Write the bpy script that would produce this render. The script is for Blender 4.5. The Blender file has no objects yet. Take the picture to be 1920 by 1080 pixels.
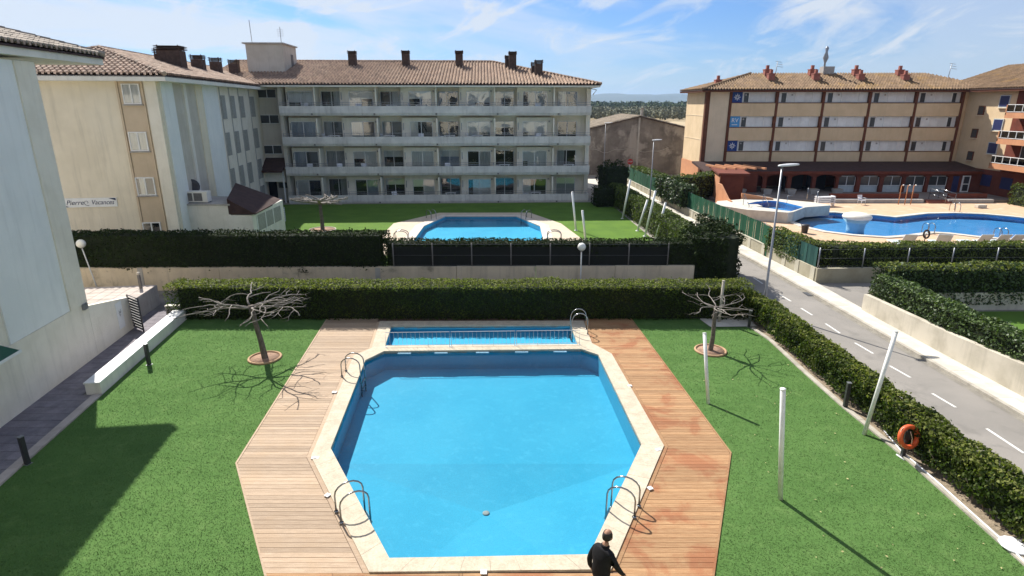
import bpy, bmesh, math, random
import numpy as np
from mathutils import Vector, Matrix
S = bpy.context.scene
C = bpy.context.scene.collection
random.seed(7); RNG = np.random.default_rng(7)
rad = math.radians
# ------------------------------------------------------------------ camera
cam = bpy.data.cameras.new('camera'); camo = bpy.data.objects.new('camera', cam); C.objects.link(camo)
FOC = 1116.; PITCH = rad(17.2); CH = 9.0
cam.sensor_width = 36; cam.lens = 36 * FOC / 1920; cam.clip_end = 30000; cam.clip_start = .1
camo.location = (0, 0, CH); camo.rotation_euler = (rad(90) - PITCH, 0, 0)
S.camera = camo
S.render.resolution_x = 1024; S.render.resolution_y = 576
# ------------------------------------------------------------------ light
LDIR = Vector((.55, -.85, -1.0)).normalized()
sun = bpy.data.lights.new('sun', 'SUN'); sun.energy = 4.1; sun.angle = rad(.53); sun.color = (1, .95, .87)
suno = bpy.data.objects.new('sun', sun); C.objects.link(suno); suno.rotation_euler = LDIR.to_track_quat('-Z', 'Y').to_euler()
W = bpy.data.worlds.new('World'); S.world = W; W.use_nodes = True
nt = W.node_tree; nt.nodes.clear()
def N(nt, t, **k):
    n = nt.nodes.new(t)
    for a, b in k.items():
        if a.startswith('i_'):
            n.inputs[int(a[2:]) if a[2:].isdigit() else a[2:].replace('_', ' ')].default_value = b
        else: setattr(n, a, b)
    return n
def math_(nt, op, a, b=None, clamp=False):
    n = nt.nodes.new('ShaderNodeMath'); n.operation = op; n.use_clamp = clamp
    for i, v in enumerate((a, b)):
        if v is None: continue
        if isinstance(v, (int, float)): n.inputs[i].default_value = v
        else: nt.links.new(v, n.inputs[i])
    return n.outputs[0]
def mapr(nt, v, a, b, c=0., d=1., smooth=True):
    n = nt.nodes.new('ShaderNodeMapRange'); n.interpolation_type = 'SMOOTHSTEP' if smooth else 'LINEAR'
    nt.links.new(v, n.inputs[0])
    for i, x in enumerate((a, b, c, d)): n.inputs[i + 1].default_value = x
    return n.outputs[0]
def mixc(nt, f, a, b, mode='MIX'):
    n = nt.nodes.new('ShaderNodeMix'); n.data_type = 'RGBA'; n.blend_type = mode
    for s, v in ((0, f), (6, a), (7, b)):
        if isinstance(v, (int, float)): n.inputs[s].default_value = v
        elif isinstance(v, (tuple, list)): n.inputs[s].default_value = tuple(v[:3]) + (1,)
        else: nt.links.new(v, n.inputs[s])
    return n.outputs[2]
sky = N(nt, 'ShaderNodeTexSky', sky_type='NISHITA', sun_disc=False)
sky.sun_elevation = math.asin(-LDIR.z); sky.sun_rotation = math.atan2(-LDIR.x, -LDIR.y)
sky.altitude = 20; sky.air_density = 1.0; sky.dust_density = .6; sky.ozone_density = 2.2
tc = N(nt, 'ShaderNodeTexCoord')
sep = N(nt, 'ShaderNodeSeparateXYZ'); nt.links.new(tc.outputs['Generated'], sep.inputs[0])
az = math_(nt, 'ARCTAN2', sep.outputs[0], sep.outputs[1])
el = math_(nt, 'ARCSINE', sep.outputs[2])
def skynoise(sx, sy, shear, scale, detail, rough, dist, off=0.):
    cmb = N(nt, 'ShaderNodeCombineXYZ')
    e2 = math_(nt, 'ADD', el, math_(nt, 'MULTIPLY', az, shear))
    nt.links.new(math_(nt, 'MULTIPLY', az, sx), cmb.inputs[0]); nt.links.new(math_(nt, 'MULTIPLY', e2, sy), cmb.inputs[1]); cmb.inputs[2].default_value = off
    n = N(nt, 'ShaderNodeTexNoise', i_Scale=scale, i_Detail=detail, i_Roughness=rough, i_Distortion=dist)
    nt.links.new(cmb.outputs[0], n.inputs['Vector']); return n.outputs['Fac']
n1 = skynoise(1.0, 5.5, .10, 2.2, 8, .55, .5, 3.1)       # long thin streaks
n2 = skynoise(2.2, 6.0, -.25, 3.0, 9, .62, .8, 8.4)      # finer wisps
milky = mapr(nt, n1, .40, .58)
wisp = mapr(nt, n2, .47, .66)
leftm = mapr(nt, az, .12, -.55, .55, 1.0)                 # thicker veil of cirrus towards the sun
cl = math_(nt, 'ADD', math_(nt, 'MULTIPLY', milky, leftm), math_(nt, 'MULTIPLY', wisp, .7), True)
low = mapr(nt, el, .13, -.01, .03, .36)
cl = math_(nt, 'MAXIMUM', cl, low)
skyc = mixc(nt, 1.0, sky.outputs[0], (0.37, .575, .90), 'MULTIPLY')
lum = mixc(nt, 1.0, (5.5, 5.8, 6.15), (1, 1, 1), 'MULTIPLY')
col = mixc(nt, math_(nt, 'MULTIPLY', cl, .85), skyc, lum)
bg = N(nt, 'ShaderNodeBackground', i_Strength=.070); nt.links.new(col, bg.inputs[0])
wo = N(nt, 'ShaderNodeOutputWorld'); nt.links.new(bg.outputs[0], wo.inputs[0])
S.view_settings.view_transform = 'Standard'; S.view_settings.look = 'None'; S.view_settings.gamma = 1
S.view_settings.use_curve_mapping = False; S.view_settings.exposure = 1.02
S.cycles.max_bounces = 8; S.cycles.transparent_max_bounces = 16; S.cycles.caustics_reflective = False; S.cycles.caustics_refractive = False

# ------------------------------------------------------------------ surveying: sight line -> place on a plane of the site
_c, _s = math.cos(PITCH), math.sin(PITCH)
def _ray(x, y): return np.array([x - 960., FOC * _c + (540 - y) * _s, -FOC * _s + (540 - y) * _c])
def G(x, y, z=0.):
    d = _ray(x, y); t = (z - CH) / d[2]; return (d[0] * t, d[1] * t)
def onplane(x, y, o, ang):           # -> (s along, z) on the vertical plane through o with heading ang
    ux, uy = math.cos(ang), math.sin(ang); nx, ny = -uy, ux
    d = _ray(x, y); t = (nx * o[0] + ny * o[1]) / (nx * d[0] + ny * d[1])
    X, Y, Z = d[0] * t, d[1] * t, CH + d[2] * t
    return ((X - o[0]) * ux + (Y - o[1]) * uy, Z)

# ------------------------------------------------------------------ materials
MATS = {}
def mat(name, c1, c2=None, scale=3., detail=6, rough=.8, bump=0., bscale=40., spec=.3, metal=0., stretch=(1, 1, 1), rnd=0., island=0., streak=0., speck=0., obj=False, lo=.35, hi=.65, mid=None, patch=None, trans=0.):
    m = bpy.data.materials.new(name); m.use_nodes = True; MATS[name] = m
    t = m.node_tree; b = t.nodes['Principled BSDF']
    b.inputs['Roughness'].default_value = rough; b.inputs['Metallic'].default_value = metal
    b.inputs['Specular IOR Level'].default_value = spec
    if obj: vec = N(t, 'ShaderNodeTexCoord').outputs['Object']
    else: vec = N(t, 'ShaderNodeNewGeometry').outputs['Position']
    mp = N(t, 'ShaderNodeMapping'); mp.inputs['Scale'].default_value = stretch; t.links.new(vec, mp.inputs[0])
    col = None
    if c2 is None: c2 = tuple(x * .86 for x in c1)
    no = N(t, 'ShaderNodeTexNoise', i_Scale=scale, i_Detail=detail, i_Roughness=.6); t.links.new(mp.outputs[0], no.inputs['Vector'])
    col = mixc(t, mapr(t, no.outputs['Fac'], lo, hi), c1, c2)
    if patch:                         # (colour, scale, lo, hi, amount) blotches with a shape of their own
        pc, ps, plo, phi, pa = patch
        pn = N(t, 'ShaderNodeTexNoise', i_Scale=ps, i_Detail=7, i_Roughness=.62, i_Distortion=.4); t.links.new(vec, pn.inputs['Vector'])
        col = mixc(t, mapr(t, pn.outputs['Fac'], plo, phi, 0, pa), col, pc)
    if streak:
        mp2 = N(t, 'ShaderNodeMapping'); mp2.inputs['Scale'].default_value = (3.2, 3.2, .22); t.links.new(vec, mp2.inputs[0])
        sn = N(t, 'ShaderNodeTexNoise', i_Scale=1.3, i_Detail=8, i_Roughness=.65); t.links.new(mp2.outputs[0], sn.inputs['Vector'])
        col = mixc(t, mapr(t, sn.outputs['Fac'], .48, .75, 0, streak), col, tuple(x * .45 for x in c1))
    if speck:
        sn = N(t, 'ShaderNodeTexNoise', i_Scale=bscale, i_Detail=3, i_Roughness=.7); t.links.new(vec, sn.inputs['Vector'])
        col = mixc(t, 1.0, col, mixc(t, mapr(t, sn.outputs['Fac'], .3, .7), (1 - speck,) * 3, (1 + speck,) * 3), 'MULTIPLY')
    if rnd:
        oi = N(t, 'ShaderNodeObjectInfo'); v = mapr(t, oi.outputs['Random'], 0, 1, 1 - rnd, 1 + rnd, False)
        cb = N(t, 'ShaderNodeCombineColor'); [t.links.new(v, cb.inputs[i]) for i in range(3)]
        col = mixc(t, 1.0, col, cb.outputs[0], 'MULTIPLY')
    if island:
        gi = N(t, 'ShaderNodeNewGeometry'); v = mapr(t, gi.outputs['Random Per Island'], 0, 1, 1 - island, 1 + island, False)
        cb = N(t, 'ShaderNodeCombineColor'); [t.links.new(v, cb.inputs[i]) for i in range(3)]
        col = mixc(t, 1.0, col, cb.outputs[0], 'MULTIPLY')
    t.links.new(col, b.inputs['Base Color'])
    if bump:
        bn = N(t, 'ShaderNodeTexNoise', i_Scale=bscale, i_Detail=5, i_Roughness=.6); t.links.new(vec, bn.inputs['Vector'])
        bu = N(t, 'ShaderNodeBump', i_Strength=bump, i_Distance=.02); t.links.new(bn.outputs['Fac'], bu.inputs['Height']); t.links.new(bu.outputs[0], b.inputs['Normal'])
    if trans:
        out = t.nodes['Material Output']; tr = N(t, 'ShaderNodeBsdfTranslucent'); t.links.new(mixc(t, 1.0, col, (1.1, 1.3, .5), 'MULTIPLY'), tr.inputs[0])
        mx = N(t, 'ShaderNodeMixShader', i_0=trans); t.links.new(b.outputs[0], mx.inputs[1]); t.links.new(tr.outputs[0], mx.inputs[2]); t.links.new(mx.outputs[0], out.inputs[0])
    return m
def glassy(name, tint, refl=1.0, ripple=0., rs=3., base=1.33, lo=0.):
    m = bpy.data.materials.new(name); m.use_nodes = True; MATS[name] = m
    t = m.node_tree; t.nodes.clear(); out = N(t, 'ShaderNodeOutputMaterial')
    tr = N(t, 'ShaderNodeBsdfTransparent'); tr.inputs[0].default_value = tuple(tint) + (1,)
    gl = N(t, 'ShaderNodeBsdfGlossy', i_Roughness=.02); gl.inputs[0].default_value = (refl, refl, refl, 1)
    fr = N(t, 'ShaderNodeFresnel', i_IOR=base); mx = N(t, 'ShaderNodeMixShader')
    if ripple:
        p = N(t, 'ShaderNodeNewGeometry').outputs['Position']
        a = N(t, 'ShaderNodeTexNoise', i_Scale=rs, i_Detail=4, i_Roughness=.55, i_Distortion=.6); t.links.new(p, a.inputs['Vector'])
        bu = N(t, 'ShaderNodeBump', i_Strength=ripple, i_Distance=.04); t.links.new(a.outputs['Fac'], bu.inputs['Height'])
        t.links.new(bu.outputs[0], gl.inputs['Normal']); t.links.new(bu.outputs[0], fr.inputs['Normal'])
    f = fr.outputs[0]
    if lo: f = math_(t, 'ADD', f, lo, True)
    t.links.new(f, mx.inputs[0]); t.links.new(tr.outputs[0], mx.inputs[1]); t.links.new(gl.outputs[0], mx.inputs[2]); t.links.new(mx.outputs[0], out.inputs[0])
    return m
mat('plaster_cream', (.80, .75, .64), (.73, .68, .57), 1.2, rough=.9, bump=.6, bscale=24, streak=.22)
mat('plaster_beige', (.78, .70, .545), (.71, .635, .49), .7, rough=.9, bump=.25, bscale=60, streak=.3, patch=((.78, .71, .57), .35, .5, .7, .6))
mat('plaster_tan', (.60, .48, .34), (.54, .43, .30), 1.0, rough=.9, bump=.2, bscale=60, streak=.2)
mat('plaster_blue', (.80, .81, .785), (.75, .765, .745), .8, rough=.9, bump=.6, bscale=24, streak=.2)
mat('plaster_grey', (.56, .52, .45), (.50, .46, .39), 1.0, rough=.9, bump=.2, streak=.3)
mat('plaster_white', (.76, .73, .66), (.68, .65, .58), 1.0, rough=.9, bump=.2, streak=.25)
mat('balcony_concrete', (.68, .66, .62), (.54, .525, .50), .9, rough=.9, bump=.2, streak=.5)
mat('white_paint', (.78, .78, .76), (.7, .7, .68), 4, rough=.5)
mat('white_plastic', (.75, .76, .78), (.66, .67, .7), 4, rough=.4, spec=.5)
mat('roof_tile_hotel', (.36, .245, .17), (.25, .165, .115), 1.6, rough=.85, island=.22, patch=((.42, .33, .24), 1.1, .5, .75, .5), bump=.2)
mat('roof_tile_wing', (.36, .25, .18), (.24, .16, .115), 2.2, rough=.85, island=.25, patch=((.52, .44, .34), 1.1, .5, .75, .7), bump=.2)
mat('roof_tile_grey', (.34, .29, .23), (.24, .20, .165), 2.2, rough=.85, island=.2, bump=.2)
mat('roof_tile_barn', (.25, .205, .15), (.18, .145, .11), 1.2, rough=.85, island=.2)
mat('roof_tile_ochre', (.25, .165, .095), (.18, .115, .068), 1.2, rough=.85, island=.2, patch=((.33, .20, .06), .6, .5, .72, .6), bump=.2)
mat('roof_tile_dark', (.06, .032, .028), (.04, .021, .019), 2.2, rough=.85, island=.25)
mat('chimney_brick', (.10, .065, .05), (.06, .04, .032), 5, rough=.9, bump=.4)
mat('chimney_red', (.36, .14, .10), (.28, .10, .08), 5, rough=.9)
mat('cement_grey', (.42, .40, .37), (.34, .32, .30), 1.5, rough=.9, bump=.2, streak=.35)
mat('cement_dark', (.2, .19, .18), (.14, .13, .125), 1.5, rough=.9, bump=.2)
mat('metal_dark', (.035, .035, .04), None, 6, rough=.45, spec=.5)
mat('metal_grey', (.30, .31, .33), None, 6, rough=.4, metal=.6)
mat('steel', (.34, .35, .36), (.25, .26, .27), 6, rough=.22, metal=1.0)
mat('curtain_white', (.85, .85, .82), (.75, .75, .73), 8, rough=.9, stretch=(6, 6, .2))
mat('curtain_blue', (.38, .44, .54), (.28, .33, .42), 8, rough=.9, stretch=(6, 6, .2))
mat('curtain_grey', (.50, .51, .50), (.40, .41, .41), 8, rough=.9, stretch=(6, 6, .2))
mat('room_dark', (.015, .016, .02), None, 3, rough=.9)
mat('shutter_grey', (.34, .34, .31), (.28, .28, .26), 6, rough=.7)
glassy('window_glass', (.92, .95, .95), 1., .25, .5, 1.6, .08)
glassy('water_main', (.84, .96, 1.0), .8, .09, 5., 1.33)
glassy('water_far', (.80, .95, 1.0), .8, .35, 2., 1.28)
mat('pool_liner', (.055, .385, .555), (.045, .355, .525), .45, rough=.6, patch=((.078, .425, .60), 4.0, .5, .72, .6), speck=.05, bscale=26, spec=.1)  # paler patches put the rippling light of the water into the liner colour
mat('pool_liner_far', (.10, .52, .74), (.085, .47, .70), .6, rough=.6, spec=.1)
mat('pool_liner_hotel', (.09, .33, .66), (.075, .30, .62), .6, rough=.6, spec=.1)
mat('pool_tile_light', (.30, .52, .66), None, 5, rough=.4)
mat('coping_stone', (.54, .47, .36), (.46, .395, .30), 3.0, rough=.85, bump=.2, bscale=25, rnd=.02, patch=((.42, .35, .25), 6, .58, .78, .6), speck=.12)
mat('coping_far', (.66, .58, .50), (.58, .50, .42), 2.0, rough=.85, rnd=.04)
mat('deck_paving_far', (.60, .50, .38), (.52, .43, .33), 1.5, rough=.9, rnd=.06)
def wood(name, a, b, stain, amt, worn):
    m = mat(name, a, b, 2.0, rough=.78, rnd=.18, stretch=(1.2, 14, 1), patch=(stain, .8, .47, .62, amt), bump=.35, bscale=55, speck=.10)
    return m
wood('deck_wood_grey', (.42, .315, .222), (.345, .25, .17), (.38, .27, .175), .6, 0)
wood('deck_wood_orange', (.385, .232, .118), (.305, .168, .08), (.28, .105, .046), .8, 0)
mat('deck_joist', (.16, .10, .07), None, 4)
mat('turf', (.088, .170, .048), (.072, .145, .040), .9, rough=.95, bump=.7, bscale=38, spec=.05, speck=.10, lo=.3, hi=.7, stretch=(.35, 1.3, 1), patch=((.115, .198, .062), 2.2, .48, .72, .7))
mat('turf_far', (.105, .19, .032), (.085, .16, .028), .6, rough=.95, bump=.6, bscale=26, spec=.1, speck=.12)
mat('turf_blade', (.104, .190, .057), (.088, .166, .047), 3., rough=.85, island=.12, spec=.15)
mat('dry_leaf', (.42, .38, .18), None, 5)
mat('soil', (.30, .24, .17), (.20, .16, .11), 5, rough=.95, bump=.8, bscale=30, speck=.25)
mat('bark_soil', (.34, .22, .15), (.22, .14, .10), 9, rough=.95, bump=.6, bscale=40, speck=.2)
mat('ground_far', (.30, .24, .15), (.16, .15, .085), .02, rough=.95, patch=((.08, .10, .045), .006, .5, .6, .9))
mat('ground_town', (.33, .31, .27), (.26, .24, .21), .4, rough=.95, speck=.12, bscale=12)
mat('asphalt', (.27, .25, .225), (.225, .21, .19), .35, rough=.9, bump=.35, bscale=90, speck=.10, patch=((.17, .16, .145), 1.1, .52, .70, .6))
mat('road_paint', (.70, .70, .66), (.55, .55, .52), 6, rough=.8)
mat('gutter', (.26, .24, .20), (.19, .175, .15), 2, rough=.9, speck=.15, bscale=18)
mat('kerb_stone', (.44, .41, .35), (.34, .31, .26), 2.5, rough=.9, rnd=.08, speck=.1)
mat('slab_light', (.58, .55, .48), (.49, .46, .40), 2.0, rough=.9, rnd=.07, speck=.06, bump=.15)
mat('path_paver', (.235, .215, .235), (.175, .16, .18), 2.2, rough=.9, rnd=.08, speck=.12, patch=((.12, .11, .12), 2.5, .55, .75, .5))
mat('kerb_pink', (.48, .42, .38), (.40, .35, .31), 2, rough=.9, rnd=.06)
mat('wall_garden', (.66, .56, .42), (.56, .47, .35), .9, rough=.95, bump=.3, streak=.5, patch=((.16, .14, .11), .8, .56, .72, .75))
mat('wall_road', (.56, .51, .42), (.46, .42, .34), .8, rough=.95, bump=.35, streak=.35, patch=((.36, .32, .25), 1.6, .52, .75, .6))
mat('wall_block', (.40, .37, .28), (.33, .30, .22), 1.2, rough=.95, bump=.2, streak=.2)
mat('wall_pier', (.50, .47, .38), None, 2, rough=.95)
mat('wall_barn', (.225, .20, .18), (.13, .115, .105), .45, rough=.95, bump=.4, bscale=14, streak=.5, patch=((.36, .33, .30), .35, .50, .62, .8))
mat('screen_green', (.010, .085, .040), (.007, .060, .028), 1.6, rough=.7, stretch=(1, 1, .15))
mat('screen_teal', (.02, .085, .07), (.012, .055, .05), 2, rough=.7, stretch=(1, 1, .2))
mat('screen_black', (.012, .014, .012), None, 2, rough=.9)
mat('hedge_leaf', (.054, .082, .017), (.036, .060, .013), 1.5, rough=.6, island=.5, spec=.18, trans=.42, patch=((.115, .13, .025), .8, .5, .7, .7))
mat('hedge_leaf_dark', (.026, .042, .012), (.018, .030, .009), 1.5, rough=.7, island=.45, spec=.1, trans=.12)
mat('hedge_leaf_fine', (.10, .135, .03), (.075, .105, .023), .9, rough=.65, island=.4, spec=.2, trans=.18)
mat('ivy_leaf', (.055, .088, .026), (.036, .064, .02), 1.5, rough=.5, island=.5, spec=.3, trans=.1)
mat('hedge_leaf_lit', (.21, .225, .06), (.13, .155, .04), 1.2, rough=.55, island=.45, spec=.2, trans=.4)  # paler yellow-green leaf copy, sunlit hedge tops put into the colour
mat('ivy_leaf_lit', (.12, .17, .055), (.08, .125, .04), 1.2, rough=.5, island=.45, spec=.3, trans=.25)  # paler ivy copy, sun on the leaves put into the colour
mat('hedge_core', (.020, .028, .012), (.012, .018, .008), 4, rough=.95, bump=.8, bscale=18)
mat('bark', (.16, .135, .11), (.10, .085, .07), 9, rough=.9, bump=.6, bscale=40)
mat('branch_pale', (.27, .245, .215), (.15, .13, .115), 9, rough=.85, bump=.4, bscale=50)
mat('twig', (.22, .18, .14), (.15, .12, .10), 5, rough=.9)
mat('terracotta_ring', (.50, .33, .19), (.40, .25, .15), 6, rough=.85)
mat('ring_pale', (.55, .50, .42), None, 6, rough=.85)
mat('terracotta_red', (.17, .045, .026), (.13, .036, .022), 1.2, rough=.9, streak=.25)
mat('terracotta_orange', (.56, .27, .14), (.49, .23, .12), 1.0, rough=.9, streak=.15)
mat('stucco_yellow', (.68, .52, .33), (.62, .47, .29), .8, rough=.9, streak=.15, bump=.15)
mat('stucco_pale', (.72, .59, .42), (.66, .54, .38), .8, rough=.9, streak=.12)
mat('pier_brown', (.15, .055, .03), (.12, .045, .025), 2, rough=.9)
mat('glazing_white', (.70, .71, .69), (.62, .63, .62), 2, rough=.35, spec=.5, rnd=.07)
mat('glazing_dark', (.05, .055, .06), None, 2, rough=.25, spec=.5)
mat('door_blue', (.03, .04, .12), None, 2, rough=.3, spec=.5)
mat('peach_paving', (.58, .40, .26), (.50, .34, .22), .8, rough=.9, rnd=.05, patch=((.68, .55, .42), .8, .5, .7, .6))
mat('terrace_grey', (.24, .20, .17), (.19, .16, .14), 1, rough=.9)
mat('sign_blue', (.012, .05, .22), None, 3, rough=.5)
mat('sign_lightblue', (.08, .32, .62), None, 3, rough=.5)
mat('sign_white', (.80, .80, .78), (.74, .74, .72), 3, rough=.5)
mat('sign_ink', (.02, .035, .09), None, 3, rough=.6)
mat('stop_red', (.50, .03, .02), None, 3, rough=.5)
mat('lamp_globe', (.80, .80, .74), None, 3, rough=.25, spec=.5)
mat('lamp_white', (.66, .67, .67), None, 3, rough=.45)
mat('buoy_orange', (.72, .13, .045), (.60, .10, .035), 5, rough=.5)
mat('buoy_rope', (.80, .55, .40), None, 5, rough=.8)
mat('cloth_black', (.010, .010, .013), (.006, .006, .008), 12, rough=.85, bump=.3)
mat('skin', (.36, .20, .13), (.31, .17, .11), 8, rough=.6)
mat('hair', (.03, .025, .022), None, 8, rough=.7)
mat('lounger_fabric', (.50, .55, .56), (.42, .47, .48), 3, rough=.7)
mat('lounger_blue', (.14, .22, .38), (.10, .16, .30), 3, rough=.5)
mat('tyre_black', (.03, .025, .022), None, 3, rough=.7)
mat('awning_green', (.02, .10, .06), None, 3, rough=.7)
mat('hill_blue', (.075, .095, .07), (.055, .075, .05), .002, rough=.95)
mat('tree_bare', (.19, .19, .125), (.15, .155, .10), .02, rough=.95, island=.35)
mat('tree_pine', (.085, .115, .05), (.06, .09, .04), .02, rough=.95, island=.4)
mat('field', (.44, .35, .215), (.36, .285, .17), .08, rough=.95)
mat('scrub', (.12, .12, .07), None, .1, rough=.95, island=.4)
mat('umbrella_blue', (.3, .5, .62), (.25, .45, .58), 2, rough=.5)

# ------------------------------------------------------------------ mesh builder
class MB:
    def __init__(s): s.v = []; s.f = []; s.m = []; s.smooth = []; s.cm = 0
    def add(s, vs, fs, smooth=False):
        k = len(s.v); s.v += [tuple(v) for v in vs]
        for f in fs: s.f.append(tuple(i + k for i in f)); s.m.append(s.cm); s.smooth.append(smooth)
        return s
    def box(s, x0, x1, y0, y1, z0, z1):
        x0, x1 = min(x0, x1), max(x0, x1); y0, y1 = min(y0, y1), max(y0, y1); z0, z1 = min(z0, z1), max(z0, z1)
        return s.add([(x0, y0, z0), (x1, y0, z0), (x1, y1, z0), (x0, y1, z0), (x0, y0, z1), (x1, y0, z1), (x1, y1, z1), (x0, y1, z1)],
                     [(3, 2, 1, 0), (4, 5, 6, 7), (0, 1, 5, 4), (1, 2, 6, 5), (2, 3, 7, 6), (3, 0, 4, 7)])
    def prism(s, poly, z0, z1):       # polygon in x,y; z0/z1 numbers or lists
        n = len(poly); A = sum(poly[i][0] * poly[(i + 1) % n][1] - poly[(i + 1) % n][0] * poly[i][1] for i in range(n))
        if A < 0: poly = list(poly)[::-1]
        zz1 = z1 if isinstance(z1, (list, tuple)) else [z1] * n
        if A < 0 and isinstance(z1, (list, tuple)): zz1 = list(z1)[::-1]
        vs = [(p[0], p[1], z0) for p in poly] + [(p[0], p[1], zz1[i]) for i, p in enumerate(poly)]
        return s.add(vs, [tuple(range(n))[::-1], tuple(range(n, 2 * n))] + [(i, (i + 1) % n, n + (i + 1) % n, n + i) for i in range(n)])
    def xprism(s, prof, x0, x1):      # profile in (y,z) extruded along x
        n = len(prof); A = sum(prof[i][0] * prof[(i + 1) % n][1] - prof[(i + 1) % n][0] * prof[i][1] for i in range(n))
        if A < 0: prof = prof[::-1]
        vs = [(x0, p[0], p[1]) for p in prof] + [(x1, p[0], p[1]) for p in prof]
        return s.add(vs, [tuple(range(n))[::-1], tuple(range(n, 2 * n))] + [(i, (i + 1) % n, n + (i + 1) % n, n + i) for i in range(n)])
    def sheet(s, poly, z):
        n = len(poly); A = sum(poly[i][0] * poly[(i + 1) % n][1] - poly[(i + 1) % n][0] * poly[i][1] for i in range(n))
        if A < 0: poly = list(poly)[::-1]
        return s.add([(p[0], p[1], z) for p in poly], [tuple(range(n))])
    def tube(s, pts, r, n=8, caps=True, smooth=True):
        pts = [Vector(p) for p in pts]; m = len(pts)
        rs = r if isinstance(r, (list, tuple)) else [r] * m
        vs = []; t0 = (pts[1] - pts[0]).normalized(); a = t0.orthogonal().normalized()
        for i, p in enumerate(pts):
            t = (pts[min(i + 1, m - 1)] - pts[max(i - 1, 0)])
            t = t.normalized() if t.length > 1e-9 else t0
            a = (a - t * a.dot(t)); a = a.normalized() if a.length > 1e-6 else t.orthogonal().normalized(); b = t.cross(a)
            for k in range(n):
                w = 2 * math.pi * k / n; vs.append(p + (a * math.cos(w) + b * math.sin(w)) * rs[i])
        fs = [(i * n + k, i * n + (k + 1) % n, (i + 1) * n + (k + 1) % n, (i + 1) * n + k) for i in range(m - 1) for k in range(n)]
        if caps: fs += [tuple(range(n))[::-1], tuple(range((m - 1) * n, m * n))]
        return s.add(vs, fs, smooth)
    def lathe(s, prof, cx=0, cy=0, n=20, smooth=True):   # prof: (r,z) bottom to top
        vs = []
        for r, z in prof:
            for k in range(n): w = 2 * math.pi * k / n; vs.append((cx + r * math.cos(w), cy + r * math.sin(w), z))
        m = len(prof); fs = [(i * n + k, i * n + (k + 1) % n, (i + 1) * n + (k + 1) % n, (i + 1) * n + k) for i in range(m - 1) for k in range(n)]
        fs += [tuple(range(n))[::-1], tuple(range((m - 1) * n, m * n))]
        return s.add(vs, fs, smooth)
    def torus(s, c, ax, R, r, n=28, k=10, squash=1.):
        ax = Vector(ax).normalized(); a = ax.orthogonal().normalized(); b = ax.cross(a); c = Vector(c); vs = []
        for i in range(n):
            w = 2 * math.pi * i / n; d = a * math.cos(w) + b * math.sin(w)
            for j in range(k): q = 2 * math.pi * j / k; vs.append(c + d * (R + r * math.cos(q)) + ax * r * squash * math.sin(q))
        return s.add(vs, [(i * k + j, ((i + 1) % n) * k + j, ((i + 1) % n) * k + (j + 1) % k, i * k + (j + 1) % k) for i in range(n) for j in range(k)], True)
    def ball(s, c, rx, ry=None, rz=None, n=14, m=9):
        ry = ry or rx; rz = rz or rx; vs = []
        for i in range(m + 1):
            t = math.pi * i / m
            for k in range(n): w = 2 * math.pi * k / n; vs.append((c[0] + rx * math.sin(t) * math.cos(w), c[1] + ry * math.sin(t) * math.sin(w), c[2] - rz * math.cos(t)))
        return s.add(vs, [(i * n + k, i * n + (k + 1) % n, (i + 1) * n + (k + 1) % n, (i + 1) * n + k) for i in range(m) for k in range(n)], True)
    def mesh(s, name, mats):
        me = bpy.data.meshes.new(name); me.from_pydata(s.v, [], s.f)
        for m in (mats if isinstance(mats, (list, tuple)) else [mats]): me.materials.append(MATS[m] if isinstance(m, str) else m)
        me.polygons.foreach_set('use_smooth', s.smooth); me.polygons.foreach_set('material_index', s.m); me.update(); return me
    def build(s, name, mats, parent=None, bevel=0.):
        o = bpy.data.objects.new(name, s.mesh(name, mats)); C.objects.link(o); o.parent = parent
        if bevel: b = o.modifiers.new('bevel', 'BEVEL'); b.width = bevel; b.segments = 2; b.limit_method = 'ANGLE'
        return o
def box(name, m, parent, *a, bevel=0.): return MB().box(*a).build(name, m, parent, bevel)
def tag(o, label=None, cat=None, group=None, kind=None):
    for k, v in (('label', label), ('category', cat), ('group', group), ('kind', kind)):
        if v: o[k] = v
    return o
def thing(name, label, cat, loc=(0, 0, 0), rz=0., group=None):
    o = bpy.data.objects.new(name, None); C.objects.link(o); o.empty_display_size = .2
    o.location = loc; o.rotation_euler = (0, 0, rz); return tag(o, label, cat, group)
def copy_tree(o, parent=None):
    kids = list(o.children); c = o.copy(); C.objects.link(c); c.parent = parent
    for ch in kids: copy_tree(ch, c)
    return c
def struct(o): o['kind'] = 'structure'; return o
def inst(mesh, name, parent, loc=(0, 0, 0), rz=0., sc=None):
    o = bpy.data.objects.new(name, mesh); C.objects.link(o); o.parent = parent; o.location = loc; o.rotation_euler = (0, 0, rz)
    if sc: o.scale = sc
    return o
def bulk(name, V, F, m, parent=None):  # numpy quads
    me = bpy.data.meshes.new(name); V = np.asarray(V, dtype=np.float32); F = np.asarray(F, dtype=np.int32); k = F.shape[1]
    me.vertices.add(len(V)); me.vertices.foreach_set('co', V.ravel()); me.loops.add(F.size); me.loops.foreach_set('vertex_index', F.ravel())
    me.polygons.add(len(F)); me.polygons.foreach_set('loop_start', np.arange(0, F.size, k, dtype=np.int32)); me.polygons.foreach_set('loop_total', np.full(len(F), k, dtype=np.int32))
    me.materials.append(MATS[m]); me.update(calc_edges=True); me.validate()
    o = bpy.data.objects.new(name, me); C.objects.link(o); o.parent = parent; return o
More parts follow.
